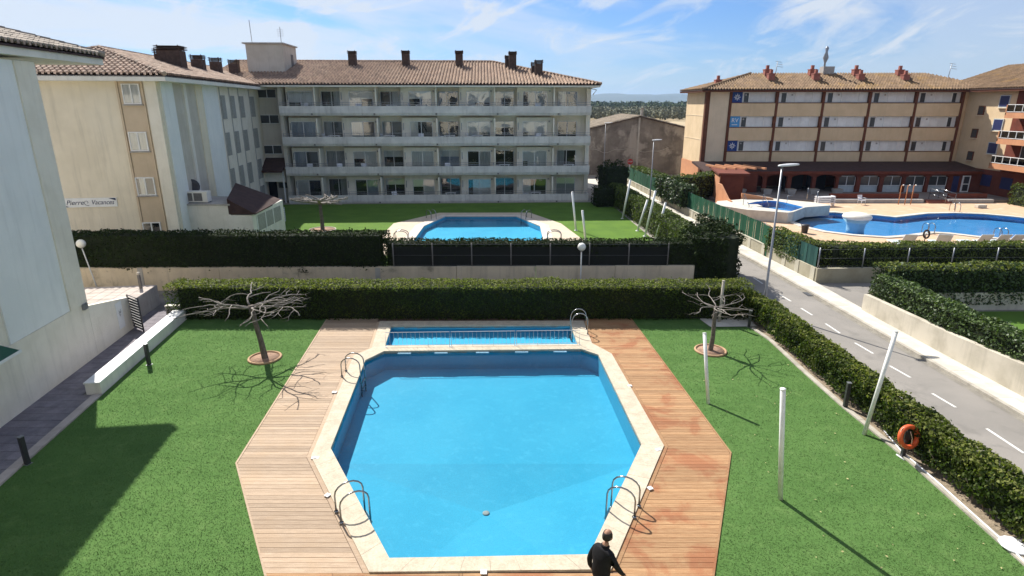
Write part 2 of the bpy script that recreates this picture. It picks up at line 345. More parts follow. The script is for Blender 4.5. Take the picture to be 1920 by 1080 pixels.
def leafquads(P, Nn, size, jitter=.9, aspect=.6):
    n = len(P); d = Nn + RNG.normal(0, jitter, (n, 3)); d /= np.linalg.norm(d, axis=1)[:, None]
    a = RNG.normal(0, 1, (n, 3)); a -= d * (a * d).sum(1)[:, None]; a /= np.linalg.norm(a, axis=1)[:, None]; b = np.cross(d, a)
    s = (size * RNG.uniform(.6, 1.35, n))[:, None]
    V = np.stack([P - a * s * .5, P + b * s * aspect * .5 + d * s * .10, P + a * s * .55, P - b * s * aspect * .5 + d * s * .10], 1).reshape(-1, 3)
    return V, np.arange(4 * n).reshape(-1, 4)
def lump(P, f=1.7, seed=0.):
    x, y, z = P[:, 0] + seed, P[:, 1] - seed, P[:, 2]
    return (np.sin(x * f + 1.3 * np.sin(y * f * .8)) + np.sin(y * f * 1.3 + 1.1 * np.sin(z * f * 1.7 + x)) + np.sin(z * f * 1.9 + x * .7 * f) + .7 * np.sin(x * f * 3.1 + y * 2.7 * f + z * 3 * f)) / 3.7
def hedge(label, path, w, z0, z1, dens, size, m, group=None, amp=.09, name='hedge', sides=True, spill=0., cat='hedge', topextra=1.3, lit_leaf=None):
    """clipped hedge along a polyline: dark inner mass and a shell of leaves"""
    o = thing(name, label, cat, (path[0][0], path[0][1], 0), 0, group); ox, oy = path[0]
    Ps = []; Ns = []; core = MB(); nseg = len(path) - 1
    for i in range(nseg):
        a = np.array(path[i], float) - (ox, oy); b = np.array(path[i + 1], float) - (ox, oy); L = np.linalg.norm(b - a); t = (b - a) / L; nn = np.array([-t[1], t[0]])
        ins = .10; e = w * .25 if 0 < i else -.08; e2 = w * .25 if i < nseg - 1 else -.08
        A = a - t * e; B = b + t * e2
        q = [A + nn * (w / 2 - ins), A - nn * (w / 2 - ins), B - nn * (w / 2 - ins), B + nn * (w / 2 - ins)]
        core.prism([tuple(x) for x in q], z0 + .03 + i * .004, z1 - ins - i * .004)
        for kind in ('top', 'l', 'r', 'e0', 'e1'):
            hgt = z1 - z0
            if kind == 'top': ar = L * w; k = int(ar * dens * topextra)
            elif kind in 'lr': ar = L * hgt; k = int(ar * dens) if sides else 0
            else:
                if (kind == 'e0' and i) or (kind == 'e1' and i < nseg - 1): continue
                ar = w * hgt; k = int(ar * dens)
            if k <= 0: continue
            u = RNG.uniform(-.02, 1.02, k); v = RNG.uniform(0, 1, k)
            if kind == 'top':
                xy = a + np.outer(u * L, t) + np.outer((v - .5) * w, nn); z = np.full(k, z1); nr = np.tile([0, 0, 1.], (k, 1))
                edge = np.abs(v - .5) * 2; z = z - .10 * np.clip(edge - .75, 0, 1) * 4 * .5
            elif kind in 'lr':
                sg = 1 if kind == 'l' else -1; xy = a + np.outer(u * L, t) + nn * (sg * w / 2); z = z0 + v * hgt; nr = np.tile([nn[0] * sg, nn[1] * sg, 0], (k, 1))
            else:
                pt = a if kind == 'e0' else b; sg = -1 if kind == 'e0' else 1
                xy = pt + np.outer((v - .5) * w, nn); z = z0 + u * hgt; nr = np.tile([t[0] * sg, t[1] * sg, 0], (k, 1))
            P = np.column_stack([xy, z]); Ps.append(P); Ns.append(nr)
    P = np.concatenate(Ps); Nr = np.concatenate(Ns)
    Wp = P + (ox, oy, 0)
    P = P + Nr * (amp * lump(Wp, 2.1) + amp * .5 * lump(Wp, 5.3, 3.) - RNG.exponential(amp * .45, len(P)) + amp * .35 + (RNG.random(len(P)) < .05) * RNG.uniform(0, .10, len(P)))[:, None]
    if lit_leaf:                              # paler leaves: sunlight put into the colour, mostly along the clipped top
        up = (Nr[:, 2] > .5) | (P[:, 2] > z1 - .16); pick = up & (RNG.random(len(P)) < lit_leaf[1]) | (~up & (RNG.random(len(P)) < lit_leaf[2]))
        V, F = leafquads(P[pick] + (0, 0, .02), Nr[pick], size * .9); bulk('lit_leaves', V, F, lit_leaf[0], o); P = P[~pick]; Nr = Nr[~pick]
    V, F = leafquads(P, Nr, size)
    bulk('foliage', V, F, m, o)
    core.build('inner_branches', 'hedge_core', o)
    return o
# ------------------------------------------------------------------ ground sheets
from mathutils.geometry import tessellate_polygon
def ccw(p): return list(p) if sum(p[i][0] * p[(i + 1) % len(p)][1] - p[(i + 1) % len(p)][0] * p[i][1] for i in range(len(p))) > 0 else list(p)[::-1]
def area(name, m, outer, holes=(), z=0., parent=None):
    loops = [ccw(outer)] + [ccw(h)[::-1] for h in holes]
    tri = tessellate_polygon([[Vector((p[0], p[1], 0)) for p in l] for l in loops]); pts = [p for l in loops for p in l]
    fs = []
    for t in tri:
        a, b, c = (pts[i] for i in t); ar = (b[0] - a[0]) * (c[1] - a[1]) - (c[0] - a[0]) * (b[1] - a[1])
        if abs(ar) < 1e-9: continue
        fs.append(tuple(t) if ar > 0 else tuple(t)[::-1])
    o = MB().add([(p[0], p[1], z) for p in pts], fs).build(name, m, parent)
    return struct(o) if parent is None else o
def rect(x0, x1, y0, y1): return [(x0, y0), (x1, y0), (x1, y1), (x0, y1)]
CT = .06
g = lambda x, y: G(x, y, CT)
PI_ = [g(720, 658), g(685, 675), g(620, 840), g(730, 1046), g(1105, 1039), g(1203, 832), g(1122, 665), g(1090, 654)]
PO_ = [g(697, 652), g(663, 667), g(583, 855), g(692, 1072), g(1146, 1067), g(1245, 835), g(1147, 663), g(1110, 643)]
KI = [g(734, 611), (g(722, 648)[0], g(722, 648)[1]), g(1083, 645), g(1070, 609)]
KO = [g(712, 602), g(697, 652), g(1110, 643), g(1094, 601)]
ring = [KO[0], PO_[0], PO_[1], PO_[2], PO_[3], PO_[4], PO_[5], PO_[6], PO_[7], KO[3]]
P2I = [(-5.54, 49.1), (-6.75, 45), (-6.75, 39.3), (-5.3, 36.5), (.6, 36.5), (2.15, 39.3), (2.15, 45), (.35, 49.1)]
P2O = [(-5.9, 49.8), (-7.45, 45.3), (-7.45, 39.1), (-5.6, 35.8), (.95, 35.8), (2.85, 39.1), (2.85, 45.3), (.7, 49.8)]
HP = [G(x, y, .02) for x, y in [(1482, 398), (1477, 406), (1487, 415), (1510, 425), (1550, 434), (1600, 440), (1660, 444), (1700, 441), (1745, 435), (1780, 437), (1840, 444), (1925, 450), (1990, 452), (2060, 440), (2030, 425), (1960, 414), (1900, 407), (1845, 402), (1790, 400), (1740, 401), (1705, 405), (1680, 408), (1640, 404), (1600, 402), (1565, 399)]]
# remove slight self proximity, order is a closed loop
area('ground', 'ground_town', rect(-60, 70, -12, 96), [PI_, KI, P2I, HP], -.012)
farg = area('fields', 'ground_far', [(-9000, -2000), (9000, -2000), (9000, 12500), (-9000, 12500)], [rect(-60, 70, -12, 96)], -.02)
DL = [(-7.95, 24.45), (-7.3, 13.55), (-3.45, 7.2)]; DR = [(5.25, 24.45), (5.92, 14.0), (2.95, 7.2)]
DL[1] = G(445, 870); DR[1] = G(1368, 850); DL[0] = tuple(np.array(G(603, 617)) + (np.array(G(603, 617)) - np.array(G(445, 870))) * .12); DR[0] = tuple(np.array(G(1187, 605)) + (np.array(G(1187, 605)) - np.array(G(1368, 850))) * .05)
def lx(y, a, b): return a[0] + (b[0] - a[0]) * (y - a[1]) / (b[1] - a[1])
dtop = 24.75; DL[0] = (lx(dtop, DL[0], DL[1]), dtop); DR[0] = (lx(dtop, DR[0], DR[1]), dtop)
p_ = G(500, 1080); DL[2] = (lx(7.2, DL[1], p_), 7.2); p_ = G(1335, 1080); DR[2] = (lx(7.2, DR[1], p_), 7.2)
surround = DL + DR[::-1]
LK = lambda y: -12.62 - .135 * (y - 12.7)
RKP = [(10.25, -1), (10.4, 6), (10.42, 10.5), (10.40, 13.9), (10.22, 16.6), (10.18, 19.5), (10.2, 22), (10.0, 23.3), (9.8, 24.75)]
lawn = [(LK(-1), -1)] + RKP + [(LK(24.75), 24.75)]
area('lawn', 'turf', lawn, [surround], .004)
area('deck_underlay', 'deck_joist', surround, [ring], .002)
# short turf blades, thousands of them
n_ = 110000; bx_ = RNG.uniform(-13.6, 10.6, n_ * 2); by_ = 9.0 + 15.6 * RNG.uniform(0, 1, n_ * 2) ** 1.5
inL = (bx_ > -12.62 - .135 * (by_ - 12.7)) & (bx_ < np.interp(by_, [DL[2][1], DL[1][1], DL[0][1]], [DL[2][0], DL[1][0], DL[0][0]]) - .06)
inR = (bx_ < np.interp(by_, [p[1] for p in RKP], [p[0] for p in RKP])) & (bx_ > np.interp(by_, [DR[2][1], DR[1][1], DR[0][1]], [DR[2][0], DR[1][0], DR[0][0]]) + .06)
k_ = np.where(inL | inR)[0][:n_]; P_ = np.column_stack([bx_[k_], by_[k_], np.full(len(k_), .014)])
h_ = RNG.uniform(0, 2 * np.pi, len(k_)); ln_ = RNG.normal(0, .8, (len(k_), 2)) + (.3, -.15); hh_ = RNG.uniform(.014, .028, len(k_))
sd_ = np.column_stack([np.cos(h_), np.sin(h_), 0 * h_]) * .006; tp_ = np.column_stack([ln_[:, 0] * hh_, ln_[:, 1] * hh_, hh_])
V_ = np.stack([P_ - sd_, P_ + sd_, P_ + tp_ + sd_ * .3, P_ + tp_ - sd_ * .3], 1).reshape(-1, 3) - (0, 0, .01)
tag(bulk('grass', V_, np.arange(len(V_)).reshape(-1, 4), 'turf_blade'), 'short artificial grass blades of the near lawn', 'grass', kind='stuff')
m_ = 60; lp_ = np.column_stack([RNG.uniform(6.2, 10.2, m_), RNG.uniform(9.5, 20, m_), np.full(m_, .035)]); V_, F_ = leafquads(lp_, np.tile([0, 0, 1.], (m_, 1)), .055, .3, .6)
tag(bulk('fallen_leaves', V_, F_, 'dry_leaf'), 'few small dry leaves scattered on the right lawn', 'leaves', kind='stuff')
# deck planks: every board its own piece
def interp(poly, y):                     # x on a polyline that is monotone in y
    for a, b in zip(poly[:-1], poly[1:]):
        lo, hi = sorted((a[1], b[1]))
        if lo - 1e-6 <= y <= hi + 1e-6: return a[0] + (b[0] - a[0]) * (y - a[1]) / (b[1] - a[1])
    return (poly[0] if abs(y - poly[0][1]) < abs(y - poly[-1][1]) else poly[-1])[0]
ringL = [KO[0], PO_[0], PO_[1], PO_[2], PO_[3]]; ringR = [KO[3], PO_[7], PO_[6], PO_[5], PO_[4]]
ybot = min(PO_[3][1], PO_[4][1])
def deck(name, m, left, right, y0, y1, pw=.145, gap=.009, trim=.12):
    o = struct(bpy.data.objects.new(name, None)); C.objects.link(o)
    y = y0; r = random.Random(3 if m.endswith('grey') else 4)
    while y < y1 - pw * .5:
        yb = min(y + pw - gap, y1)
        xa0, xa1 = left(y), left(yb); xb0, xb1 = right(y), right(yb)
        w = xb0 - xa0; n = max(1, int(w / 2.1 + r.random())); cuts = sorted(r.uniform(.12, .88) for _ in range(n - 1)); e = [0] + cuts + [1]
        for i in range(n):
            ga = 0 if i == 0 else .004 / w; gb = 0 if i == n - 1 else .004 / w; u0, u1 = e[i] + ga, e[i + 1] - gb; zt = .022 + r.uniform(-.002, .002)
            q = [(xa0 + (xb0 - xa0) * u0, y), (xa0 + (xb0 - xa0) * u1, y), (xa1 + (xb1 - xa1) * u1, yb), (xa1 + (xb1 - xa1) * u0, yb)]
            MB().prism(q, .004, zt).build('plank', m, o)
        y += pw
    return o
eL = .13
deck('wooden_deck', 'deck_wood_grey', lambda y: interp(DL, y), lambda y: interp(ringL, y) - eL, ybot + .006, dtop)
deck('wooden_deck', 'deck_wood_orange', lambda y: interp(ringR, y) + eL, lambda y: interp(DR, y), ybot + .006, dtop)
deck('wooden_deck', 'deck_wood_orange', lambda y: interp(DL, y), lambda y: interp(DR, y), 7.3, ybot - .0)
# paved drain strip along the coping, edge boards along the lawn
st = struct(MB().sheet([(0, 0), (.01, 0), (.01, .01)], .001).build('deck_trim', 'deck_wood_grey'))
for poly, s, m in ((ringL, -1, 'deck_wood_grey'), (ringR, 1, 'deck_wood_orange')):
    for a, b in zip(poly[:-1], poly[1:]):
        MB().prism([a, b, (b[0] + s * eL * .92, b[1]), (a[0] + s * eL * .92, a[1])], .003, .030).build('edge_board', m, st)
for poly, s in ((DL, -1), (DR, 1)):
    for a, b in zip(poly[:-1], poly[1:]):
        MB().prism([a, b, (b[0] + s * .05, b[1]), (a[0] + s * .05, a[1])], .003, .034).build('edge_board', 'deck_wood_grey' if s < 0 else 'deck_wood_orange', st)
# coping stones
def quadstones(o, a0, b0, a1, b1, step, z0, z1, m, jt=.0022):
    a0, b0, a1, b1 = map(np.array, (a0, b0, a1, b1)); L = (np.linalg.norm(b0 - a0) + np.linalg.norm(b1 - a1)) / 2; n = max(1, round(L / step))
    for i in range(n):
        u, v = i / n + jt / L, (i + 1) / n - jt / L; z = z1 + random.uniform(-.0015, .0015)
        MB().prism([tuple(a0 + (b0 - a0) * u), tuple(a0 + (b0 - a0) * v), tuple(a1 + (b1 - a1) * v), tuple(a1 + (b1 - a1) * u)], z0, z).build('coping_stone', m, o)
cp = struct(bpy.data.objects.new('pool_coping', None)); C.objects.link(cp)
for i in range(7): quadstones(cp, PI_[i], PI_[i + 1], PO_[i], PO_[i + 1], .55, -.06, CT, 'coping_stone')
quadstones(cp, KI[0], KI[1], KO[0], KO[1], .55, -.06, CT, 'coping_stone'); quadstones(cp, KI[3], KI[2], KO[3], KO[2], .55, -.06, CT, 'coping_stone')
quadstones(cp, PI_[0], PI_[7], KI[1], KI[2], .6, -.06, CT, 'coping_stone')
quadstones(cp, KI[0], KI[3], KO[0], KO[3], .6, -.06, CT, 'coping_stone')
MB().prism([KI[1], KO[1], PI_[0]], -.06, CT).build('coping_stone', 'coping_stone', cp); MB().prism([KI[2], KO[2], PI_[7]], -.06, CT).build('coping_stone', 'coping_stone', cp)
def basin(name, outl, zt, zf, m, floor=None, z_w=None, wm='water_main'):
    b = MB(); p = ccw(outl); n = len(p)
    for i in range(n):
        a, c = p[i], p[(i + 1) % n]; b.add([(a[0], a[1], zt), (c[0], c[1], zt), (c[0], c[1], zf), (a[0], a[1], zf)], [(0, 1, 2, 3)])
    if floor: floor(b)
    else:
        tri = tessellate_polygon([[Vector((q[0], q[1], 0)) for q in p]]); b.add([(q[0], q[1], zf) for q in p], [tuple(t) for t in tri])
    o = struct(b.build(name, m)); area('pool_water', wm, outl, (), z_w); return o
def mainfloor(b):
    z = -.72; P = PI_; yl = 14.6; A = (interp([P[1], P[2]], yl), yl); B = (interp([P[6], P[5]], yl), yl); dr = (-.66, 12.75)
    b.add([(q[0], q[1], z) for q in (P[0], P[1], A, B, P[6], P[7])], [(0, 1, 2, 3, 4, 5)])
    pts = [A, P[2], P[3], P[4], P[5], B]; b.add([(q[0], q[1], z) for q in pts] + [(dr[0], dr[1], -.95)], [(i, (i + 1) % 6, 6) for i in range(6)])
basin('pool_basin', PI_, .0, -.72, 'pool_liner', mainfloor, -.055)
basin('paddling_pool_basin', KI, .0, -.26, 'pool_liner_far', None, -.09)
# drain, skimmers and inlets belong to the basin
dr = tag(MB().lathe([(.09, -.94), (.09, -.925), (.055, -.918)], -.66, 12.75, 14).build('floor_drain', 'cement_grey'), 'round grey drain on the deep floor of the near pool', 'drain')
sk0 = None
def pad(x, y, w, d, lab, z=.075, rz=0.):
    w *= .75; d *= .75; o = MB().box(-w / 2, w / 2, -d / 2, d / 2, -.02, .008).build('skimmer_cover', 'white_plastic', None, .004); lid = MB().lathe([(w * .3, .008), (w * .28, .013)], 0, 0, 14).build('lid', 'sign_white', o)
    o.location = (x, y, z); o.rotation_euler = (0, 0, rz); return tag(o, lab, 'skimmer cover', 'white skimmer covers round the near pool')
for (px, py), w, d, lab, rz in [((907, 1072), .17, .17, 'white square cover in the coping at the near end of the big pool', 0), ((614, 928), .16, .16, 'white cover between grey deck and coping near the lower left ladder', -.5), ((1219, 915), .16, .16, 'white cover at the orange deck edge beside the lower right ladder', .45), ((591, 858), .26, .14, 'white plate on the coping at the left corner of the big pool', 0), ((1234, 843), .2, .14, 'white plate on the coping at the right corner of the big pool', .4), ((627, 735), .2, .16, 'white cover at the left coping edge below the upper ladder', -.1), ((1181, 723), .18, .15, 'white cover on the right coping edge halfway up the pool', .2)]:
    x, y = G(px, py, CT); pad(x, y, w, d, lab, CT, rz)
for px, lab in [(760, 'leftmost'), (828, 'second from left'), (905, 'middle'), (978, 'second from right'), (1050, 'rightmost')]:
    x, y = G(px, 657, .0); y = interp([(PI_[0][1], PI_[0][0])[::-1], (PI_[0][0] - .001, PI_[0][1] - 1)], y) * 0 + (PI_[0][1] + (PI_[7][1] - PI_[0][1]) * (x - PI_[0][0]) / (PI_[7][0] - PI_[0][0]))
    o = MB().box(-.25, .25, -.10, .0, -.045, .0).build('skimmer_lip', 'pool_tile_light', None, .006); o.location = (x, y - .004, -.005)
    tag(o, 'pale overflow tile at the far waterline of the big pool, %s of five' % lab, 'pool tile', 'pale tiles along the far waterline')

# ---- fence between the pools
def barrier():
    a = np.array(G(722, 651, CT)); b = np.array(G(1088, 646, CT)); L = np.linalg.norm(b - a); an = math.atan2(b[1] - a[1], b[0] - a[0]); H = .60
    t = thing('pool_fence', 'low white metal fence of three panels standing between the big pool and the paddling pool', 'fence', (a[0], a[1], CT), an)
    n = 3; w = L / n; barm = MB().box(-.0045, .0045, -.0045, .0045, .07, H - .02).mesh('bar', 'lamp_white')
    for i in range(n):
        x0, x1 = i * w + .035, (i + 1) * w - .035; r = .014
        fr = MB().tube([(x0, 0, 0), (x0, 0, H), (x1, 0, H), (x1, 0, 0)], r, 6, smooth=False).tube([(x0, 0, .07), (x1, 0, .07)], r * .8, 6)
        for k in (.33, .66): fr.box(x0 + (x1 - x0) * k - .008, x0 + (x1 - x0) * k + .008, -.01, .01, -.02, .07)
        fr.box(x0 - .04, x0 + .04, -.04, .04, 0, .008).box(x1 - .04, x1 + .04, -.04, .04, 0, .009)
        p = fr.build('panel', 'lamp_white', t)
        m = 15
        for k in range(1, m): inst(barm, 'bar', p, (x0 + (x1 - x0) * k / m, 0, 0))
barrier()
# ---- ladders
def ladder(x, y, ang, label, m='steel', reach=.56, h=.68, w=.44, depth=.95, r=.021, z=CT, steps=True):
    """ang: heading from deck to water"""
    t = thing('pool_ladder', label, 'pool ladder', (x, y, z), ang, 'steel pool ladders')
    rm = None
    for s in (-1, 1):
        pts = [(-reach, s * w / 2, 0), (-reach * 1.0, s * w / 2, h * .55)]
        for k in range(0, 9): a = math.pi * (1 - k / 8); pts.append((-reach * .42 + math.cos(a) * reach * .58, s * w / 2, h * .62 + math.sin(a) * h * .38))
        pts += [(reach * .17, s * w / 2, 0), (reach * .17, s * w / 2, -depth)]
        MB().tube(pts, r, 8).build('rail', m, t)
        MB().lathe([(.05, 0), (.05, .012)], -reach, s * w / 2, 10).build('flange', m, t)
    if steps:
        for k in range(3): MB().box(reach * .17 - .04, reach * .17 + .04, -w / 2, w / 2, -.28 - k * .27, -.25 - k * .27).build('step', m, t)
    return t
def edge_ang(a, b, side): v = np.array(b) - np.array(a); return math.atan2(v[0] * side, -v[1] * side)
ladder(*(np.array(PI_[1]) * .80 + np.array(PI_[2]) * .20), math.atan2(0, 1) - .06, 'steel ladder at the upper left side of the big pool')
vL = np.array(PI_[3]) - np.array(PI_[2]); ladder(*(np.array(PI_[2]) + vL * .62), math.atan2(-vL[0], vL[1]) + math.pi, 'steel ladder on the slanted lower left side of the big pool')
vR = np.array(PI_[4]) - np.array(PI_[5]); ladder(*(np.array(PI_[5]) + vR * .62), math.atan2(-vR[0], vR[1]), 'steel ladder on the slanted lower right side of the big pool, near the walking man')
ladder(*(np.array(KI[3]) * .62 + np.array(KI[2]) * .38), math.pi, 'steel ladder at the right end of the paddling pool, tall and catching the sun', depth=.3, steps=True, w=.55, h=.9)
for (px, py), an, lab in [((812, 412), -1.0, 'steel ladder at the far left corner of the distant pool'), ((983, 412), -2.1, 'steel ladder at the far right corner of the distant pool'), ((762, 452), 0, 'steel ladder at the near left side of the distant pool'), ((1030, 452), math.pi, 'steel ladder at the near right side of the distant pool')]:
    x, y = G(px, py); ladder(x, y, an, lab, reach=.8, r=.03)

# ------------------------------------------------------------------ own garden: edges, path, planter
def kerbline(name, pts, w, z0, z1, m, step=1.0, piece='kerb_stone', off=0.):
    o = struct(bpy.data.objects.new(name, None)); C.objects.link(o)
    for a, b in zip(pts[:-1], pts[1:]):
        a = np.array(a, float); b = np.array(b, float); d = (b - a) / np.linalg.norm(b - a); nn = np.array([d[1], -d[0]])
        quadstones(o, a + nn * off, b + nn * off, a + nn * (w + off), b + nn * (w + off), step, z0, z1, m, .003)
    for c in o.children: c.name = piece
    return o
kerbline('lawn_kerb', RKP[1:8], .16, .0, .05, 'kerb_stone')
kerbline('lawn_edging', [(LK(y), y) for y in (17.35, 3.)], .26, .0, .06, 'kerb_pink')
area('planting_soil', 'soil', [(RKP[i][0] + .15, RKP[i][1]) for i in range(8)] + [(9.9, 24.2), (9.9, 25.4), (11.6, 25.4), (11.7, -1)], (), .012)
# path of dark pavers beside the near building
def pavers():
    o = struct(bpy.data.objects.new('path', None)); C.objects.link(o); y = 3.; k = 0
    bed = area('bed', 'cement_dark', [(-18.5, 3), (LK(3) - .26, 3), (LK(27) - .9, 27.), (-18.5, 27.)], (), .003, o)
    while y < 25.5:
        x1 = LK(y) - .27 if y < 17.35 else LK(y) - .62; x = x1
        while x > -16.1 - .12 * (y - 20):
            w = .40; MB().box(x - w + .008, x, y + .008, y + .40, .004, .02 + random.uniform(-.002, .002)).build('paver', 'path_paver', o); x -= w
            if x < -15.3 - .125 * (y - 18): break
        y += .41; k += 1
pavers()
a = np.array((LK(17.4) - .02, 17.4)); b = np.array((LK(24.6) - .02, 24.6)); d = (b - a) / np.linalg.norm(b - a); nn = np.array([-d[1], d[0]])
pw = thing('planter_wall', 'long low white wall with a sunlit top between the path and the lawn', 'wall', (0, 0, 0))
MB().prism([tuple(a), tuple(b), tuple(b + nn * .46), tuple(a + nn * .46)], 0, .40).build('wall', 'plaster_white', pw)
q = [tuple(a - d * .03 - nn * .02), tuple(b - nn * .02), tuple(b + nn * .48), tuple(a + nn * .48 - d * .03)]
MB().prism(q, .402, .45).build('capping', 'white_paint', pw, .006)
# slab by the far right corner of the lawn
slab = area('slab', 'slab_light', [G(1310, 598), G(1400, 596), G(1420, 613), G(1332, 614)], (), .03)
# ------------------------------------------------------------------ posts and small garden things
def post(base, top_, h, label, group, r=.055, m='white_paint', foot=False, name='garden_post'):
    b = Vector((base[0], base[1], .0)); t = thing(name, label, 'post', b, 0, group)
    v = Vector(top_) - b
    MB().tube([(0, 0, 0), tuple(v)], r, 14).build('shaft', m, t)
    n = v.normalized(); MB().tube([tuple(v), tuple(v + n * .015)], r * 1.12, 14).build('cap', m, t)
    if foot: MB().lathe([(r * 1.9, 0), (r * 1.9, .02), (r * 1.1, .035)], 0, 0, 14).build('foot', m, t)
    return t
def lean(px, py, bx, by, bz_y):
    """top of a leaning post: sight line (px,py) at northing by+bz_y"""
    d = _ray(px, py); t = (by + bz_y) / d[1]; return (d[0] * t, d[1] * t, CH + d[2] * t)
gp = 'white round posts on the near lawn'
B1 = G(1463, 936); post(B1, lean(1468, 730, *B1, -.15), 3, 'tall white post standing on the right lawn, nearest of the three to the camera', gp, .058)
B2 = G(1328, 757); post(B2, lean(1321, 625, *B2, .55), 2.2, 'white post on the lawn by the right deck edge, below the right bare tree', gp, .055)
B3 = G(1620, 815); post(B3, lean(1680, 622, *B3, .25), 3.1, 'white post leaning right over the hedge beside the orange lifebuoy', gp, .055)
B4 = G(1348, 604); post(B4, lean(1357, 527, *B4, .0), 2., 'grey weathered post on the slab behind the right bare tree', None, .06, 'kerb_stone', False)
gp2 = 'white posts in the garden of the distant pool'
for (bx, by), (tx, ty), dy, lab in [((1167, 410), (1182, 337), 0, 'farthest white post at the hedge end of the distant garden'), ((1195, 433), (1214, 375), 0, 'leftmost of three close white posts at the side hedge of the distant garden'), ((1209, 443), (1229, 358), 0, 'white post in the middle of the close three at the side hedge'), ((1229, 449), (1248, 380), 0, 'white post at the side hedge, rightmost of the close three'), ((1286, 453), (1296, 416), 0, 'short white post at the near right corner of the distant lawn'), ((1080, 432), (1073, 360), 0, 'taller white post beside the right paving of the distant pool'), ((1098, 450), (1092, 395), 0, 'shorter white post at the near right corner of the distant pool paving')]:
    b = G(bx, by); post(b, lean(tx, ty, *b, dy), 2, lab, gp2, .075, foot=True)
def bollard(px, py, h, lab):
    x, y = G(px, py); t = thing('bollard_light', lab, 'bollard light', (x, y, 0), random.uniform(-.3, .3), 'dark square bollard lights round the lawn')
    w = .055; MB().box(-w, w, -w, w, .012, h).build('post', 'metal_dark', t, .006); MB().box(-w * 1.5, w * 1.5, -w * 1.5, w * 1.5, 0, .012).build('foot', 'metal_grey', t)
    MB().box(-w * 1.12, w * 1.12, -w * 1.12, w * 1.12, h, h + .02).build('cap', 'metal_grey', t); return t
bollard(1584, 765, .85, 'dark bollard light on the kerb halfway along the right hedge')
bollard(52, 870, .80, 'dark bollard light in the shade at the left lawn edging')
bollard(280, 684, .80, 'dark bollard light by the long white wall on the left')
bollard(1404, 613, .72, 'dark bollard light at the far corner where the hedges meet')
# lifebuoy on its post
def lifebuoy():
    x, y = G(1692, 856); t = thing('lifebuoy_post', 'short dark post at the lawn kerb carrying the lifebuoy', 'post', (x, y, 0), 0)
    MB().box(-.045, .045, -.045, .045, .012, .86).build('post', 'metal_dark', t, .005); MB().box(-.09, .09, -.09, .09, 0, .012).build('foot', 'metal_grey', t)
    MB().box(-.10, .10, -.06, -.045, .55, .80).build('bracket', 'metal_dark', t)
    o = thing('lifebuoy', 'orange ring lifebuoy hung on a short dark post beside the right hedge', 'lifebuoy', (x, y, 0), 0)
    ax = Vector((.22, -.94, .25)); c = Vector((-.05, -.14, .68))
    MB().torus(c, ax, .27, .062, 32, 10, 1.15).build('ring', 'buoy_orange', o)
    ax.normalize(); u = ax.orthogonal().normalized(); v = ax.cross(u); pts = []
    for i in range(49): w = 2 * math.pi * i / 48; R = .34 - .045 * abs(math.sin(2 * w)) ; pts.append(c + u * math.cos(w) * R + v * math.sin(w) * R + ax * .02)
    MB().tube(pts, .009, 6, False).build('rope', 'buoy_rope', o)
    MB().tube([c + Vector((-.05, -.08, .2)), c + Vector((.02, -.1, .02)), c + Vector((.07, -.06, -.17)), c + Vector((.02, -.02, -.3))], .009, 6).build('line', 'buoy_rope', o)
lifebuoy()
x, y = G(1903, 1028); o = thing('round_cover', 'white round ribbed plastic cover lying on the kerb in the lower right corner', 'cover', (x, y, .055), 0)
MB().lathe([(.30, 0), (.305, .02), (.27, .035), (.08, .045), (.02, .046)], 0, 0, 12).build('plate', 'white_plastic', o)
for k in range(8): w = k * math.pi / 4; MB().tube([(.06 * math.cos(w), .06 * math.sin(w), .045), (.25 * math.cos(w), .25 * math.sin(w), .038)], .006, 5).build('rib', 'sign_white', o)
pts = [G(*p, .07) for p in [(1657, 806), (1690, 845), (1705, 858), (1760, 905), (1830, 968), (1890, 1022), (1925, 1056), (2000, 1130)]]
tag(MB().tube([(p[0], p[1], .065) for p in pts], .019, 7).build('water_pipe', 'white_plastic'), 'thin white pipe lying along the kerb below the right hedge', 'pipe')
pts = [G(*p, .02) for p in [(1681, 852), (1696, 863)]]
tag(MB().tube([(p[0], p[1], .02) for p in pts], .02, 6).build('short_pipe', 'white_plastic'), 'short white stick lying on the turf at the lifebuoy post', 'stick')

